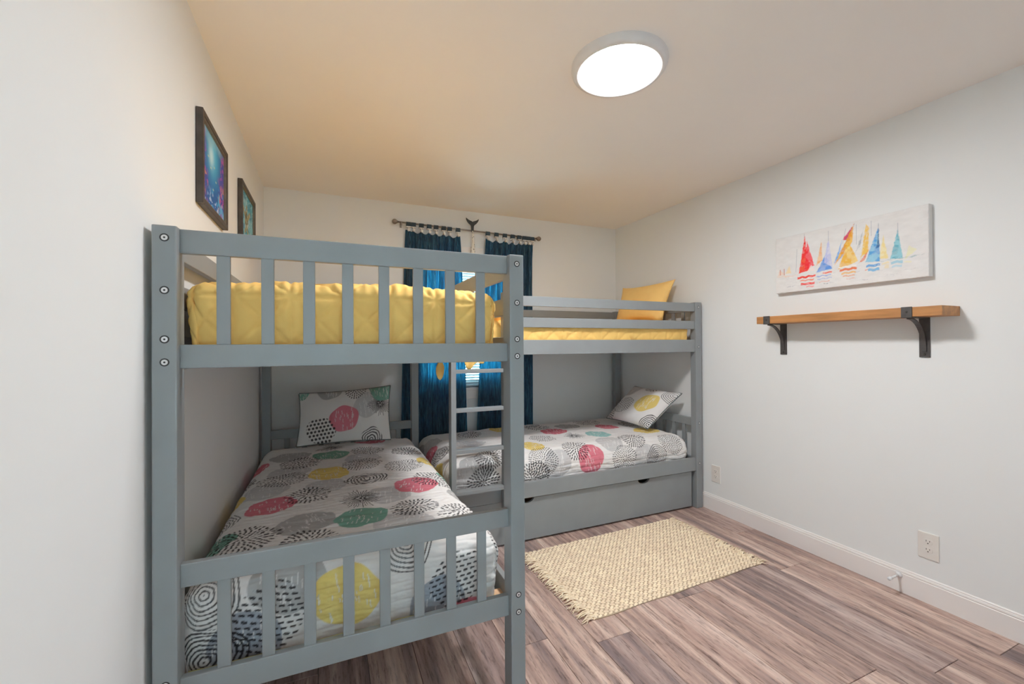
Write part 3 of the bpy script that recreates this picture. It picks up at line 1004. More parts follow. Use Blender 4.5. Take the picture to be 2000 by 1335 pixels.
pillow('printed pillow with a pink disc standing against the left-wall bunk headboard', (-0.200, 3.155, 0.605), (0.400, 3.10, 0.610),
       (-0.190, 3.262, 0.945), 0.062, None,
       [('L', 0.74, 0.66, 0.088), ('P', 0.49, 0.43, 0.088), ('o', 0.25, 0.24, 0.088), ('B', 0.88, 0.66, 0.09), ('G', 0.90, 0.97, 0.09),
        ('S', 0.78, 0.02, 0.075), ('d', 0.61, 0.97, 0.07), ('A', 0.33, 1.02, 0.08), ('G', 0.02, 0.98, 0.05)],
       'printed pillows', 5, 200, 130, piping=True, tr=(0.415, 3.255, 0.975))
pillow('printed pillow with a yellow disc tilted in the window-wall bunk corner', (2.275, 3.175, 0.612), (2.345, 2.720, 0.588),
       (2.500, 3.063, 0.894), 0.080, None,
       [('Y', 0.684, 0.533, 0.088), ('d', 0.261, 0.384, 0.085), ('D', 0.488, 1.0, 0.07), ('R', 0.965, 0.886, 0.085), ('S', 0.974, 0.09, 0.08),
        ('L', 0.14, 0.85, 0.075), ('D', 0.05, 0.10, 0.07)],
       'printed pillows', 6, 170, 120, piping=True, tr=(2.600, 2.612, 0.872))
pillow('plain yellow pillow propped up at the right end of the window-wall upper bunk', (2.42, 3.235, 1.445), (2.40, 2.605, 1.445),
       (2.555, 3.295, 1.800), 0.075, 'yellow_case', None, 'yellow pillows', 7, 70, 50, ears=0.13, tr=(2.61, 2.680, 1.800))
pillow('plain yellow pillow at the far head of the left-wall upper bunk', (-0.10, 3.02, 1.485), (0.46, 3.02, 1.485),
       (-0.09, 3.26, 1.700), 0.060, 'yellow', None, 'yellow pillows', 8, 60, 40, tr=(0.45, 3.26, 1.700))

# ------------------------------------------------------------------ curtains on their rod
YR = 3.544
def sc_x(x): return x * YR / 3.47
def sc_z(z_): return CAM_H + (z_ - CAM_H) * YR / 3.47
RZ0, RZ1 = sc_z(2.252), sc_z(2.232)
RX0, RX1 = sc_x(0.505), sc_x(1.735)
def rod_z(x): return RZ0 + (RZ1 - RZ0) * (x - RX0) / (RX1 - RX0)
rod = root('curtain_rod', 'thin dark metal curtain rod with ball ends above the window', 'curtain rod', ((RX0 + RX1) / 2, YR, RZ1))
bm = bmesh.new()
bm_cyl(bm, (RX0, YR, rod_z(RX0)), (RX1, YR, rod_z(RX1)), 0.0065, n=12)
from_bm('rod_bar', bm, M['rod'], rod, True)
for x, dx in ((RX0, -1), (RX1, 1)):
    bm = bmesh.new()
    r = bmesh.ops.create_icosphere(bm, subdivisions=3, radius=0.022)
    for v in r['verts']:                                     # wire-cage look: grooves round the ball
        a = math.atan2(v.co.z, v.co.y)
        v.co *= 1 - 0.14 * (0.5 + 0.5 * math.cos(a * 8)) * (1 - abs(v.co.x) / 0.022)
    bmesh.ops.translate(bm, verts=bm.verts, vec=(x + dx * 0.024, YR, rod_z(x)))
    bm_cyl(bm, (x, YR, rod_z(x)), (x + dx * 0.008, YR, rod_z(x)), 0.011, n=12)
    from_bm('finial', bm, M['rod'], rod, True)
for x in (RX0 + 0.03, RX1 - 0.02):
    bm = bmesh.new()
    bm_box(bm, (x - 0.004, YR - 0.010, rod_z(x) - 0.013), (x + 0.004, YB - 0.003, rod_z(x) - 0.0065), 0.001, 1)
    bm_box(bm, (x - 0.008, YB - 0.004, rod_z(x) - 0.035), (x + 0.008, YB, rod_z(x) + 0.018), 0.001, 1)
    bm_box(bm, (x - 0.004, YR - 0.012, rod_z(x) - 0.03), (x + 0.004, YR - 0.008, rod_z(x)), 0.001, 1)
    from_bm('bracket', bm, M['rod'], rod)

def curtain(label, xt0, xt1, xb0, xb1, tabs, folds, seed):
    r = root('curtain', label, 'curtain', ((xt0 + xt1) / 2, YR, 0.10), 'blue curtains')
    nu, nv = 160, 90
    u = np.linspace(0, 1, nu)
    v = np.linspace(0, 1, nv)
    gu, gv = np.meshgrid(u, v)
    tabs = sorted(tabs)
    tu = np.array([(t - xt0) / (xt1 - xt0) for t in tabs])
    # dip of the heading between neighbouring tabs
    dip = np.zeros(nu)
    for a, b in zip(tu[:-1], tu[1:]):
        k = (u >= a) & (u <= b)
        dip[k] = np.sin(np.pi * (u[k] - a) / max(b - a, 1e-6)) * min(0.030, (b - a) * 0.22)
    dip[u < tu[0]] = 0.004
    dip[u > tu[-1]] = 0.004
    ph = folds * 2 * np.pi * gu + 0.9 * np.sin(5 * gu + seed) + 0.5 * np.sin(3 * gv + seed)
    amp = 0.009 + 0.015 * sstep(0.34, 0.20, gv)
    spread = gv ** 0.8
    X = (xt0 + (xt1 - xt0) * gu) * (1 - spread) + (xb0 + (xb1 - xb0) * gu) * spread
    X = X + 0.006 * np.sin(ph * 0.5 + 1) * gv
    wave = np.sign(np.sin(ph)) * np.abs(np.sin(ph)) ** 0.6 + 0.28 * np.sin(2 * ph + 1.0) + 0.22 * np.sin(3 * ph + 2 * gv)
    Y = YR + 0.003 + amp * wave * np.clip(0.40 + gv * 9, 0, 1) + 0.003 * (fbm(gu * 30, gv * 6, seed) - 0.5)
    Y = np.minimum(Y, YB - 0.016)
    Y = np.maximum(Y, YR - 0.016 - 0.02 * sstep(0.34, 0.22, gv))
    ztop = np.array([rod_z(x) for x in (xt0 + (xt1 - xt0) * u)]) - 0.050 - dip
    Z = ztop[None, :] * (1 - gv) + 0.10 * gv
    P = np.stack([X, Y, Z], -1)
    K = P.copy()
    K[..., 1] += 0.0012
    grid_mesh('curtain_cloth', P, M['curtain'], r)
    for x in tabs:
        zc = rod_z(x)
        w2 = 0.0190
        bm = bmesh.new()
        prof = []
        for q in range(11):
            a = math.pi * q / 10
            prof.append((YR - 0.0095 * math.cos(a), zc + 0.0095 * math.sin(a)))
        prof = [(YR - 0.0095, zc - 0.028)] + prof + [(YR + 0.0095, zc - 0.028)]
        inner = [(YR + (p[0] - YR) * 0.80, zc + (p[1] - zc) * (0.80 if p[1] > zc else 1.0)) for p in prof]
        bm_prism(bm, prof + inner[::-1], 0, x - w2, x + w2)
        tb = from_bm('tab', bm, M['tab'], r)
        bm = bmesh.new()
        bm_box(bm, (x - 0.019, YR - 0.0125, zc - 0.036), (x + 0.019, YR + 0.011, zc - 0.028), 0.001, 1)
        bm_box(bm, (x - 0.0035, YR - 0.0125, zc - 0.052), (x + 0.0035, YR - 0.0095, zc - 0.034), 0.001, 1)
        bm_cyl(bm, (x, YR - 0.0375, zc - 0.062), (x, YR - 0.0095, zc - 0.060), 0.0105, n=12)
        from_bm('clip', bm, M['clip'], tb)
    return r
TABS = [0.589, 0.629, 0.692, 0.756, 0.813, 0.877, 0.927, 0.999, 1.266, 1.345, 1.425, 1.5, 1.563, 1.613, 1.652, 1.691]
TABS = [sc_x(x) for x in TABS]
curtain('dark blue tab-top curtain on the left half of the window', sc_x(0.567), sc_x(1.018), sc_x(0.512), sc_x(1.090), TABS[:8], 7.5, 1)
curtain('dark blue tab-top curtain on the window half nearer the right wall', sc_x(1.243), sc_x(1.704), sc_x(1.135), sc_x(1.685), TABS[8:], 8.5, 5)

# whale-tail ornament hanging at the middle of the rod
wx = sc_x(1.120)
wz = rod_z(wx)
wh = root('whale_ornament', 'dark whale-tail ornament with a speckled white body hanging mid-rod', 'ornament', (wx, YR - 0.022, wz))
half = [(0.000, 0.070), (0.008, 0.076), (0.022, 0.080), (0.040, 0.088), (0.057, 0.101), (0.055, 0.086), (0.046, 0.070), (0.034, 0.056),
        (0.020, 0.045), (0.013, 0.036), (0.011, 0.018), (0.010, -0.016)]
poly = half + [(-a, b) for a, b in half[::-1][:-1]]
poly = [(wx + a, wz + b) for a, b in poly]
bm = bmesh.new()
bm_prism(bm, poly, 1, YR - 0.026, YR - 0.016)
from_bm('tail_fluke', bm, M['whale'], wh)
bm = bmesh.new()
pts = [(wx + 0.004 * math.sin(k * 0.5), YR - 0.021 - 0.003 * math.sin(k * 0.35), wz - 0.008 - k * 0.022) for k in range(15)]
rad = [0.006, 0.007, 0.008, 0.009, 0.011, 0.013, 0.016, 0.018, 0.020, 0.021, 0.021, 0.020, 0.017, 0.012, 0.004]
pts = [(p[0], YR - 0.018 - rad[i] * 0.9, p[2]) for i, p in enumerate(pts)]
bm_tube(bm, pts, rad, 14)
def spotted():
    m, nt, b = node_mat('speckled_white')
    v = nt.nodes.new('ShaderNodeTexVoronoi')
    v.inputs['Scale'].default_value = 60
    nt.links.new(coords(nt, (1, 1, 0.7)), v.inputs['Vector'])
    nt.links.new(ramp_node(nt, v.outputs['Distance'], [(0.22, (0.12, 0.12, 0.11)), (0.30, (0.80, 0.78, 0.72))]), b.inputs['Base Color'])
    b.inputs['Roughness'].default_value = 0.6
    return m
M['spotted'] = spotted()
from_bm('whale_body', bm, M['spotted'], wh, True)

# ------------------------------------------------------------------ wall art
def seg_tri(x, y, a, b, c):
    """signed inside distance of a triangle"""
    pts = [a, b, c]
    area = (b[0] - a[0]) * (c[1] - a[1]) - (b[1] - a[1]) * (c[0] - a[0])
    if area < 0:
        pts = [a, c, b]
    d = np.full_like(x, 1e9)
    for i in range(3):
        p, q = pts[i], pts[(i + 1) % 3]
        ex, ey = q[0] - p[0], q[1] - p[1]
        L = math.hypot(ex, ey)
        d = np.minimum(d, (ex * (y - p[1]) - ey * (x - p[0])) / L)
    return d

CW, CH = 0.768, 0.352
CY, CZ0 = 1.862, 1.590
nx, ny = 390, 180
cs, ct = np.meshgrid(np.linspace(0, CW, nx), np.linspace(0, CH, ny))
C = np.empty(cs.shape + (3,))
C[:] = np.array((0.80, 0.80, 0.805))
C *= (0.94 + 0.12 * fbm(cs * 25, ct * 60, 3))[..., None]
def lay(color, a):
    global C
    C = C * (1 - a[..., None]) + np.array(color) * a[..., None]
rough = 0.0034 * (fbm(cs * 120, ct * 120, 9) - 0.5) * 2
texs = fbm(cs * 60, ct * 90, 21)
def sail(color, a, b, c, op=0.95, c2=None, soft=0.0025):
    d = seg_tri(cs, ct, a, b, c) + rough
    al = sstep(-soft, soft, d) * op * (0.75 + 0.25 * sstep(0.3, 0.6, texs))
    lay(color, al)
    if c2 is not None:
        lay(c2, al * sstep(0.48, 0.62, fbm(cs * 35, ct * 45, int(a[0] * 1000))))
def stroke(color, x0, x1, y, w_, op=0.9, slope=0.0):
    yy = y + slope * (cs - x0) + 0.002 * np.sin(cs * 160)
    d = np.minimum(w_ / 2 - np.abs(ct - yy), np.minimum(cs - x0, x1 - cs)) + rough * 0.8
    lay(color, sstep(-0.0015, 0.0015, d) * op)
def mast(x, y0, y1, color=(0.25, 0.25, 0.3), lean=0.0, op=0.7, w_=0.0016):
    xx = x + lean * (ct - y0)
    d = np.minimum(w_ / 2 - np.abs(cs - xx), np.minimum(ct - y0, y1 - ct))
    lay(color, sstep(-0.0012, 0.0008, d) * op)
sail((0.86, 0.84, 0.45), (0.690, 0.165), (0.672, 0.098), (0.722, 0.140), 0.55)
sail((0.10, 0.45, 0.58), (0.645, 0.255), (0.612, 0.112), (0.664, 0.108), 0.9, (0.35, 0.66, 0.75))
sail((0.88, 0.72, 0.30), (0.584, 0.235), (0.563, 0.122), (0.603, 0.118), 0.9, (0.90, 0.82, 0.55))
sail((0.08, 0.36, 0.75), (0.562, 0.290), (0.502, 0.116), (0.568, 0.108), 0.95, (0.36, 0.66, 0.82))
sail((0.05, 0.12, 0.30), (0.563, 0.290), (0.553, 0.180), (0.566, 0.185), 0.8)
sail((0.88, 0.55, 0.10), (0.506, 0.318), (0.482, 0.150), (0.520, 0.300), 0.95, (0.85, 0.70, 0.15))
sail((0.88, 0.55, 0.10), (0.520, 0.300), (0.482, 0.150), (0.514, 0.165), 0.95)
sail((0.80, 0.22, 0.10), (0.514, 0.175), (0.472, 0.118), (0.498, 0.128), 0.9)
sail((0.35, 0.37, 0.40), (0.492, 0.290), (0.458, 0.185), (0.478, 0.205), 0.75, (0.75, 0.75, 0.76))
sail((0.22, 0.38, 0.80), (0.440, 0.305), (0.342, 0.130), (0.392, 0.170), 0.9, (0.55, 0.62, 0.86))
sail((0.18, 0.42, 0.84), (0.386, 0.250), (0.346, 0.140), (0.372, 0.165), 0.9, (0.45, 0.65, 0.90))
sail((0.62, 0.05, 0.16), (0.446, 0.330), (0.392, 0.262), (0.424, 0.250), 0.95, (0.80, 0.08, 0.10))
sail((0.82, 0.36, 0.03), (0.446, 0.330), (0.345, 0.120), (0.440, 0.240), 0.97, (0.88, 0.55, 0.14))
sail((0.86, 0.48, 0.06), (0.420, 0.250), (0.368, 0.098), (0.466, 0.128), 0.97, (0.90, 0.68, 0.28))
sail((0.86, 0.40, 0.12), (0.279, 0.275), (0.250, 0.140), (0.284, 0.165), 0.85, (0.90, 0.68, 0.45))
sail((0.10, 0.30, 0.80), (0.300, 0.195), (0.252, 0.100), (0.338, 0.108), 0.95, (0.35, 0.52, 0.88))
sail((0.52, 0.56, 0.86), (0.318, 0.285), (0.290, 0.150), (0.338, 0.118), 0.85, (0.75, 0.76, 0.88))
sail((0.90, 0.03, 0.03), (0.184, 0.330), (0.148, 0.108), (0.212, 0.120), 0.98, (0.92, 0.12, 0.06))
sail((0.90, 0.03, 0.05), (0.198, 0.290), (0.180, 0.120), (0.238, 0.145), 0.97, (0.92, 0.15, 0.18))
sail((0.92, 0.80, 0.78), (0.222, 0.150), (0.195, 0.110), (0.240, 0.115), 0.85)
sail((0.92, 0.70, 0.35), (0.090, 0.165), (0.062, 0.120), (0.100, 0.118), 0.7)
sail((0.92, 0.62, 0.45), (0.028, 0.150), (0.014, 0.112), (0.060, 0.115), 0.55)
for x, y0, y1 in ((0.030, 0.115, 0.150), (0.056, 0.112, 0.152)):
    mast(x, y0, y1, (0.55, 0.12, 0.08), 0, 0.8, 0.004)
for x, y0, y1, ln in ((0.182, 0.32, 0.345, 0), (0.318, 0.27, 0.33, 0), (0.446, 0.32, 0.338, 0.3), (0.562, 0.28, 0.31, 0), (0.645, 0.24, 0.29, 0),
                      (0.392, 0.24, 0.32, 0.2), (0.46, 0.22, 0.33, 0), (0.53, 0.25, 0.33, 0), (0.13, 0.12, 0.26, 0.05)):
    mast(x, y0, y1, (0.30, 0.33, 0.42), ln)
for x0, x1, y, w_, col, op in ((0.140, 0.245, 0.082, 0.012, (0.90, 0.06, 0.04), 0.95), (0.155, 0.235, 0.062, 0.008, (0.92, 0.25, 0.15), 0.85),
                               (0.160, 0.240, 0.040, 0.013, (0.88, 0.05, 0.04), 0.9), (0.190, 0.235, 0.022, 0.008, (0.9, 0.15, 0.15), 0.6),
                               (0.285, 0.335, 0.090, 0.008, (0.85, 0.12, 0.06), 0.9), (0.250, 0.330, 0.075, 0.006, (0.25, 0.38, 0.78), 0.8),
                               (0.255, 0.335, 0.058, 0.005, (0.35, 0.45, 0.80), 0.7), (0.265, 0.320, 0.040, 0.004, (0.80, 0.25, 0.15), 0.6),
                               (0.290, 0.312, 0.028, 0.004, (0.15, 0.15, 0.2), 0.6), (0.375, 0.460, 0.092, 0.012, (0.82, 0.20, 0.08), 0.95),
                               (0.370, 0.460, 0.108, 0.007, (0.92, 0.88, 0.84), 0.95), (0.385, 0.455, 0.072, 0.010, (0.88, 0.50, 0.15), 0.85),
                               (0.392, 0.450, 0.055, 0.007, (0.85, 0.35, 0.15), 0.7), (0.410, 0.455, 0.038, 0.004, (0.80, 0.30, 0.20), 0.5),
                               (0.505, 0.568, 0.092, 0.012, (0.10, 0.36, 0.74), 0.9), (0.512, 0.565, 0.070, 0.014, (0.15, 0.48, 0.80), 0.85),
                               (0.500, 0.515, 0.075, 0.006, (0.85, 0.25, 0.15), 0.7), (0.575, 0.606, 0.095, 0.010, (0.90, 0.76, 0.40), 0.6),
                               (0.588, 0.606, 0.075, 0.020, (0.90, 0.72, 0.35), 0.45), (0.615, 0.664, 0.092, 0.014, (0.30, 0.62, 0.78), 0.75),
                               (0.618, 0.660, 0.072, 0.010, (0.40, 0.68, 0.82), 0.6), (0.670, 0.700, 0.085, 0.008, (0.88, 0.84, 0.55), 0.5),
                               (0.560, 0.720, 0.108, 0.003, (0.25, 0.45, 0.50), 0.6), (0.680, 0.750, 0.112, 0.002, (0.4, 0.5, 0.5), 0.4),
                               (0.060, 0.140, 0.100, 0.005, (0.90, 0.60, 0.50), 0.5), (0.010, 0.080, 0.105, 0.006, (0.9, 0.6, 0.4), 0.4)):
    stroke(col, x0, x1, y, w_, op)
for q in range(60):
    x0 = RNG.uniform(0.05, 0.68)
    stroke((0.55, 0.55, 0.60) if q % 2 else (0.9, 0.9, 0.9), x0, x0 + RNG.uniform(0.01, 0.05), RNG.uniform(0.02, 0.10), 0.0018, 0.6)
cv = root('canvas_painting', 'long white canvas painted with bright sailboats on the right wall', 'painting', (XR, CY - CW / 2, CZ0))
box('stretched_canvas', (XR - 0.034, CY - CW, CZ0), (XR - 0.002, CY, CZ0 + CH), M['canvas'], cv, 0.003)
P = np.stack([np.full_like(cs, XR - 0.0346), CY - cs, CZ0 + ct], -1)
P[..., 0] -= 0.0008 * texs
ins = 0.002
P[..., 1] = np.clip(P[..., 1], CY - CW + ins, CY - ins)
P[..., 2] = np.clip(P[..., 2], CZ0 + ins, CZ0 + CH - ins)
grid_mesh('painted_face', P, M['canvas_art'], cv, C)

def framed_picture(label, y0, y1, z0, z1, C, s_, t_):
    r = root('framed_picture', label, 'picture', (XL, (y0 + y1) / 2, z0), 'framed sea pictures')
    d, fw = 0.024, 0.022
    for nm, lo, hi in (('frame_side', (XL + 0.001, y0, z0), (XL + d, y0 + fw, z1)), ('frame_side', (XL + 0.001, y1 - fw, z0), (XL + d, y1, z1)),
                       ('frame_side', (XL + 0.001, y0 + fw, z0), (XL + d, y1 - fw, z0 + fw)),
                       ('frame_side', (XL + 0.001, y0 + fw, z1 - fw), (XL + d, y1 - fw, z1))):
        box(nm, lo, hi, M['frame'], r, 0.003)
    bm = bmesh.new()
    g = 0.004
    a0, a1, b0, b1 = y0 + fw, y1 - fw, z0 + fw, z1 - fw
    bm_box(bm, (XL + 0.008, a0, b0), (XL + d - 0.003, a0 + g, b1))
    bm_box(bm, (XL + 0.008, a1 - g, b0), (XL + d - 0.003, a1, b1))
    bm_box(bm, (XL + 0.008, a0 + g, b0), (XL + d - 0.003, a1 - g, b0 + g))
    bm_box(bm, (XL + 0.008, a0 + g, b1 - g), (XL + d - 0.003, a1 - g, b1))
    from_bm('inner_lip', bm, M['frame_edge'], r)
    P = np.stack([np.full_like(s_, XL + 0.011), a0 + s_ * (a1 - a0), b0 + t_ * (b1 - b0)], -1)
    grid_mesh('picture_print', P, M['art'], r, C)
    return r

def mixc(C, col, a):
    return C * (1 - a[..., None]) + np.array(col) * a[..., None]
ps, pt = np.meshgrid(np.linspace(0, 1, 150), np.linspace(0, 1, 130))
n1 = fbm(ps * 6, pt * 6, 31)
n2 = fbm(ps * 16, pt * 16, 35)
A = np.empty(ps.shape + (3,))
A[:] = (0.015, 0.10, 0.36)
glow = np.exp(-(((ps - 0.48) / 0.26) ** 2 + ((pt - 0.80) / 0.36) ** 2))
A = mixc(A, (0.10, 0.55, 0.78), glow)
A = mixc(A, (0.70, 0.90, 0.95), np.exp(-(((ps - 0.42) / 0.10) ** 2 + ((pt - 0.72) / 0.14) ** 2)) * 0.8)
A = mixc(A, (0.35, 0.60, 0.70), sstep(0.80, 1.0, pt + 0.25 * (n1 - 0.5)) * 0.8)
side = sstep(0.20, 0.42, np.abs(ps - 0.5) + 0.35 * (n1 - 0.5) - 0.12 * (pt - 0.3))
A = mixc(A, (0.10, 0.06, 0.36), side * 0.75)
A = mixc(A, (0.55, 0.10, 0.40), side * sstep(0.52, 0.60, n2) * 0.8)
A = mixc(A, (0.75, 0.28, 0.10), side * sstep(0.56, 0.62, fbm(ps * 13, pt * 13, 44)) * sstep(0.6, 0.3, pt))
A = mixc(A, (0.55, 0.65, 0.85), sstep(0.60, 0.66, fbm(ps * 20, pt * 20, 50)) * sstep(0.35, 0.1, pt) * 0.8)
A = mixc(A, (0.08, 0.45, 0.75), sstep(0.55, 0.62, fbm(ps * 11, pt * 9, 54)) * sstep(0.5, 0.2, pt) * sstep(0.3, 0.6, ps) * 0.8)
for fx, fy in ((0.55, 0.62), (0.40, 0.55), (0.62, 0.45), (0.30, 0.66), (0.5, 0.3)):
    A = mixc(A, (0.75, 0.80, 0.45), 0.6 * sstep(1.1, 0.8, np.hypot((ps - fx) / 0.026, (pt - fy) / 0.013)))
framed_picture('dark framed blue coral reef picture on the left wall, nearer the viewer', 1.842, 2.258, 1.790, 2.134, A, ps, pt)
A = np.empty(ps.shape + (3,))
A[:] = (0.07, 0.36, 0.50)
A = mixc(A, (0.25, 0.58, 0.66), sstep(0.4, 0.7, n1))
A = mixc(A, (0.03, 0.18, 0.34), sstep(0.5, 0.7, fbm(ps * 9, pt * 9, 61)) * 0.7)
def blob(cx_, cy_, rx_, ry_, rot_):
    x, y = ps - cx_, pt - cy_
    c_, s_ = math.cos(rot_), math.sin(rot_)
    return sstep(1.15, 0.9, np.hypot((x * c_ + y * s_) / rx_, (-x * s_ + y * c_) / ry_))
for p in ((0.45, 0.50, 0.13, 0.17, 0.2), (0.47, 0.72, 0.05, 0.07, 0.1), (0.28, 0.62, 0.15, 0.045, -0.6), (0.64, 0.64, 0.15, 0.045, 0.7),
          (0.36, 0.30, 0.08, 0.04, 0.8), (0.55, 0.30, 0.08, 0.04, -0.8)):
    A = mixc(A, (0.42, 0.33, 0.12), blob(*p) * (0.65 + 0.35 * n2))
A = mixc(A, (0.14, 0.14, 0.07), blob(0.45, 0.50, 0.11, 0.15, 0.2) * sstep(0.48, 0.56, fbm(ps * 18, pt * 18, 70)))
A = mixc(A, (0.70, 0.85, 0.88), sstep(0.62, 0.68, fbm(ps * 24, pt * 24, 80)) * 0.6)
framed_picture('dark framed turquoise turtle picture on the left wall, nearer the window wall', 2.606, 3.040, 1.808, 2.152, A, ps, pt)

# ------------------------------------------------------------------ wall shelf
sh = root('wall_shelf', 'wooden plank shelf on two black iron brackets on the right wall', 'shelf', (XR, 1.45, 1.2))
SX0, SY0, SY1, SZ0, SZ1 = 2.531, 1.000, 1.905, 1.395, 1.440
box('board', (SX0, SY0, SZ0), (XR - 0.001, SY1, SZ1), M['oak'], sh, 0.002)
for yc in (1.128, 1.836):
    b2 = 0.021
    bm = bmesh.new()
    bm_box(bm, (XR - 0.006, yc - b2, 1.199), (XR, yc + b2, SZ0 - 0.0045), 0.001, 1)
    bm_box(bm, (SX0 - 0.004, yc - b2, SZ0 - 0.0045), (XR, yc + b2, SZ0), 0.0008, 1)
    bm_box(bm, (SX0 - 0.0045, yc - b2, SZ0 - 0.0045), (SX0 - 0.0002, yc + b2, SZ1 + 0.002), 0.0008, 1)
    br = from_bm('bracket', bm, M['iron'], sh)
    bm = bmesh.new()
    outer, inner = [], []
    cx_, cz_ = SX0 + 0.018, 1.228                      # quarter-ellipse brace from the board front to the plate foot
    for k in range(17):
        t = math.pi / 2 * k / 16
        ex, ez = (XR - 0.004 - cx_), (SZ0 - 0.004 - cz_)
        outer.append((cx_ + ex * math.sin(t), cz_ + ez * math.cos(t)))
        inner.append((cx_ + (ex - 0.007) * math.sin(t), cz_ + (ez - 0.007) * math.cos(t)))
    bm_prism(bm, outer + inner[::-1], 1, yc - 0.009, yc + 0.009)
    from_bm('brace', bm, M['iron'], br)
    for p, ax in (((SX0 - 0.0045, yc, 1.418), (-1, 0, 0)), ((XR - 0.006, yc, 1.214), (-1, 0, 0))):
        bm = bmesh.new()
        bm_cyl(bm, p, Vector(p) + Vector(ax) * 0.003, 0.0055, 0.004, n=12)
        from_bm('screw', bm, M['slot'], br)

# ------------------------------------------------------------------ outlets and door stop
def outlet(label, yc, zc):
    r = root('wall_outlet', label, 'outlet', (XR, yc, zc), 'wall outlets')
    box('cover_plate', (XR - 0.006, yc - 0.040, zc - 0.0635), (XR, yc + 0.040, zc + 0.0635), M['plastic'], r, 0.0028, 3)
    for dz in (0.020, -0.020):
        bm = bmesh.new()
        pr = []
        for k in range(24):
            t = 2 * math.pi * k / 24
            pr.append((yc + 0.0175 * math.cos(t), zc + dz + max(-0.0125, min(0.0125, 0.0175 * math.sin(t)))))
        bm_prism(bm, pr, 0, XR - 0.0078, XR - 0.005)
        s_ = from_bm('socket_face', bm, M['plastic'], r)
        for yy, z0, z1, w2 in ((yc + 0.0065, 0.0005, 0.0085, 0.0011), (yc - 0.0065, 0.001, 0.0075, 0.0011), (yc, -0.009, -0.0045, 0.0024)):
            box('slot', (XR - 0.0081, yy - w2, zc + dz + z0), (XR - 0.0070, yy + w2, zc + dz + z1), M['slot'], s_, 0)
    bm = bmesh.new()
    bm_cyl(bm, (XR - 0.005, yc, zc), (XR - 0.0072, yc, zc), 0.0028, n=10)
    from_bm('screw', bm, M['plastic'], r)
outlet('white wall outlet beside the window-wall bunk post', 2.368, 0.2845)
outlet('white wall outlet above the door stop, nearer the viewer', 1.122, 0.2785)

ds = root('door_stop', 'small white door stop rod sticking out of the baseboard below an outlet', 'door stop', (XR - 0.013, 1.236, 0.086))
bm = bmesh.new()
bm_cyl(bm, (XR - 0.013, 1.236, 0.086), (XR - 0.024, 1.236, 0.086), 0.015, 0.010, n=20)
from_bm('base_flange', bm, M['stopper'], ds, True)
bm = bmesh.new()
bm_cyl(bm, (XR - 0.022, 1.236, 0.086), (XR - 0.088, 1.236, 0.084), 0.0055, n=14)
from_bm('stop_rod', bm, M['stopper'], ds, True)
bm = bmesh.new()
bm_cyl(bm, (XR - 0.086, 1.236, 0.084), (XR - 0.102, 1.236, 0.0835), 0.0085, n=16)
from_bm('rubber_tip', bm, M['stopper'], ds, True)

# ------------------------------------------------------------------ woven rug
rug_c = np.array((1.690, 2.030))
rug_a = math.radians(1.8)
RU = np.array((math.cos(rug_a), math.sin(rug_a)))
RV = np.array((-math.sin(rug_a), math.cos(rug_a)))
RLX, RLY = 0.575, 0.345
rug = root('woven_rug', 'cream woven jute rug with fringed short ends on the plank floor', 'rug', (rug_c[0], rug_c[1], 0.0))
def rug_pt(a, b, z_):
    p = rug_c + RU * a + RV * b
    return np.array((p[0], p[1], z_))
a = np.linspace(-RLX, RLX, 60)
b = np.linspace(-RLY, RLY, 36)
ga, gb = np.meshgrid(a, b)
wob = 0.004 * np.sin(ga * 17) * (np.abs(gb) > RLY * 0.9)
P = np.stack([rug_c[0] + RU[0] * ga + RV[0] * (gb + wob), rug_c[1] + RU[1] * ga + RV[1] * (gb + wob), np.full_like(ga, 0.0055)], -1)
Kp = P.copy()
Kp[..., 2] = 0.0006
grid_mesh('rug_ground', P, M['jute_base'], rug, extra=(Kp, None))
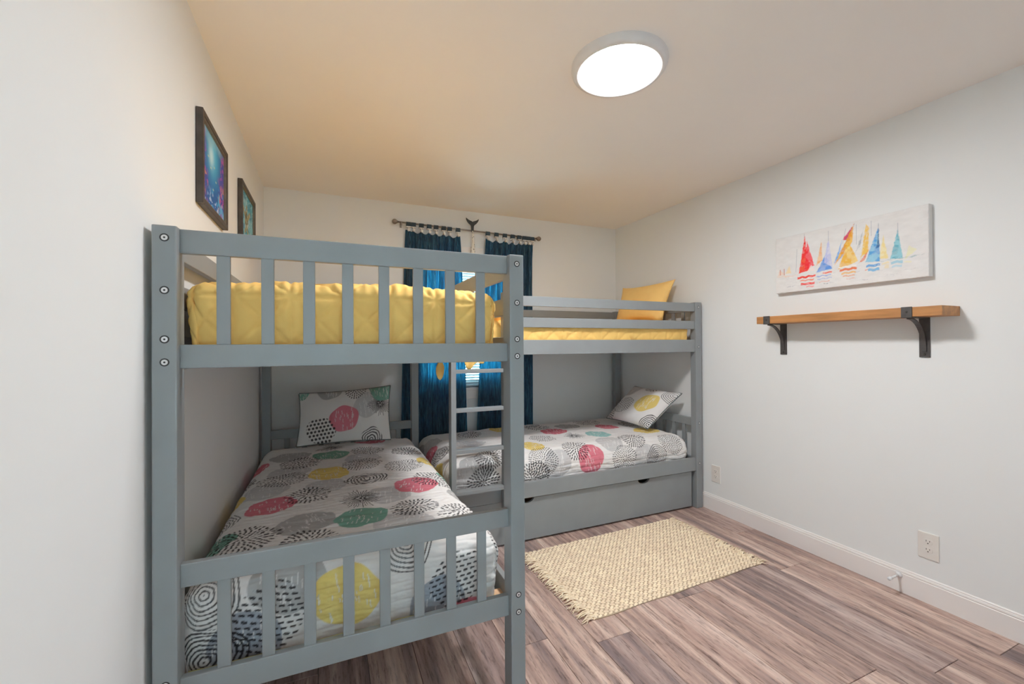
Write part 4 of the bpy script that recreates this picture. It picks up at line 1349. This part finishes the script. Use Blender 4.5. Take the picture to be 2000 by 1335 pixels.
# plaited strands, one low loop per stitch
V, F = [], []
def strand(p, d, L, W, H):
    n_ = np.array((-d[1], d[0]))
    base = len(V)
    for q, (wf, hf) in ((-1.0, (0.55, 0.05)), (-0.45, (1.0, 0.85)), (0.45, (1.0, 0.85)), (1.0, (0.55, 0.05))):
        for e in (-1, -0.45, 0.45, 1):
            hh = H * hf * (1.0 if abs(e) < 0.9 else 0.15)
            xy = p[:2] + d * (q * L / 2) + n_ * (e * W / 2 * wf)
            V.append((xy[0], xy[1], 0.0045 + hh))
    for i in range(3):
        for j in range(3):
            F.append((base + i * 4 + j, base + (i + 1) * 4 + j, base + (i + 1) * 4 + j + 1, base + i * 4 + j + 1))
pa, pb = 0.0300, 0.0158
na, nb = int(2 * RLX / pa), int(2 * RLY / pb)
rr_ = random.Random(5)
for i in range(na + 1):
    for j in range(nb + 1):
        ca = -RLX + pa * (i + 0.5 * (j % 2)) + 0.004
        cb = -RLY + pb * (j + 0.5)
        if ca > RLX or cb > RLY:
            continue
        an = rug_a + math.radians(-24 if (j % 2) else 20) + rr_.uniform(-0.12, 0.12)
        d = np.array((math.cos(an), math.sin(an)))
        strand(rug_pt(ca + rr_.uniform(-0.0015, 0.0015), cb + rr_.uniform(-0.001, 0.001), 0), d, 0.0285 * rr_.uniform(0.9, 1.1),
               0.0120 * rr_.uniform(0.9, 1.1), 0.0075 * rr_.uniform(0.85, 1.15))
me = bpy.data.meshes.new('weave')
me.from_pydata([tuple(Vector(v) - ORG[rug]) for v in V], [], F)
wv = link_mesh('weave', me, M['jute'], rug, True)
wv['kind'] = 'stuff'
for sgn, ln in ((-1, 0.075), (1, 0.062)):
    bm = bmesh.new()
    for k in range(150):
        cb = -RLY + 2 * RLY * (k + rr_.random()) / 150
        L_ = ln * rr_.uniform(0.55, 1.15)
        sw = rr_.uniform(-0.035, 0.035)
        lift = rr_.uniform(0.003, 0.016)
        pts = []
        for q in range(5):
            f = q / 4
            pts.append(tuple(rug_pt(sgn * (RLX - 0.006 + L_ * f), cb + sw * f * f + rr_.uniform(-0.003, 0.003), 0.005 + lift * math.sin(math.pi * f) * (1 - 0.3 * f))))
        bm_tube(bm, pts, [0.0030, 0.0034, 0.0032, 0.0028, 0.0018], 5)
    fr = from_bm('fringe', bm, M['jute'], rug, True)
    fr['kind'] = 'stuff'
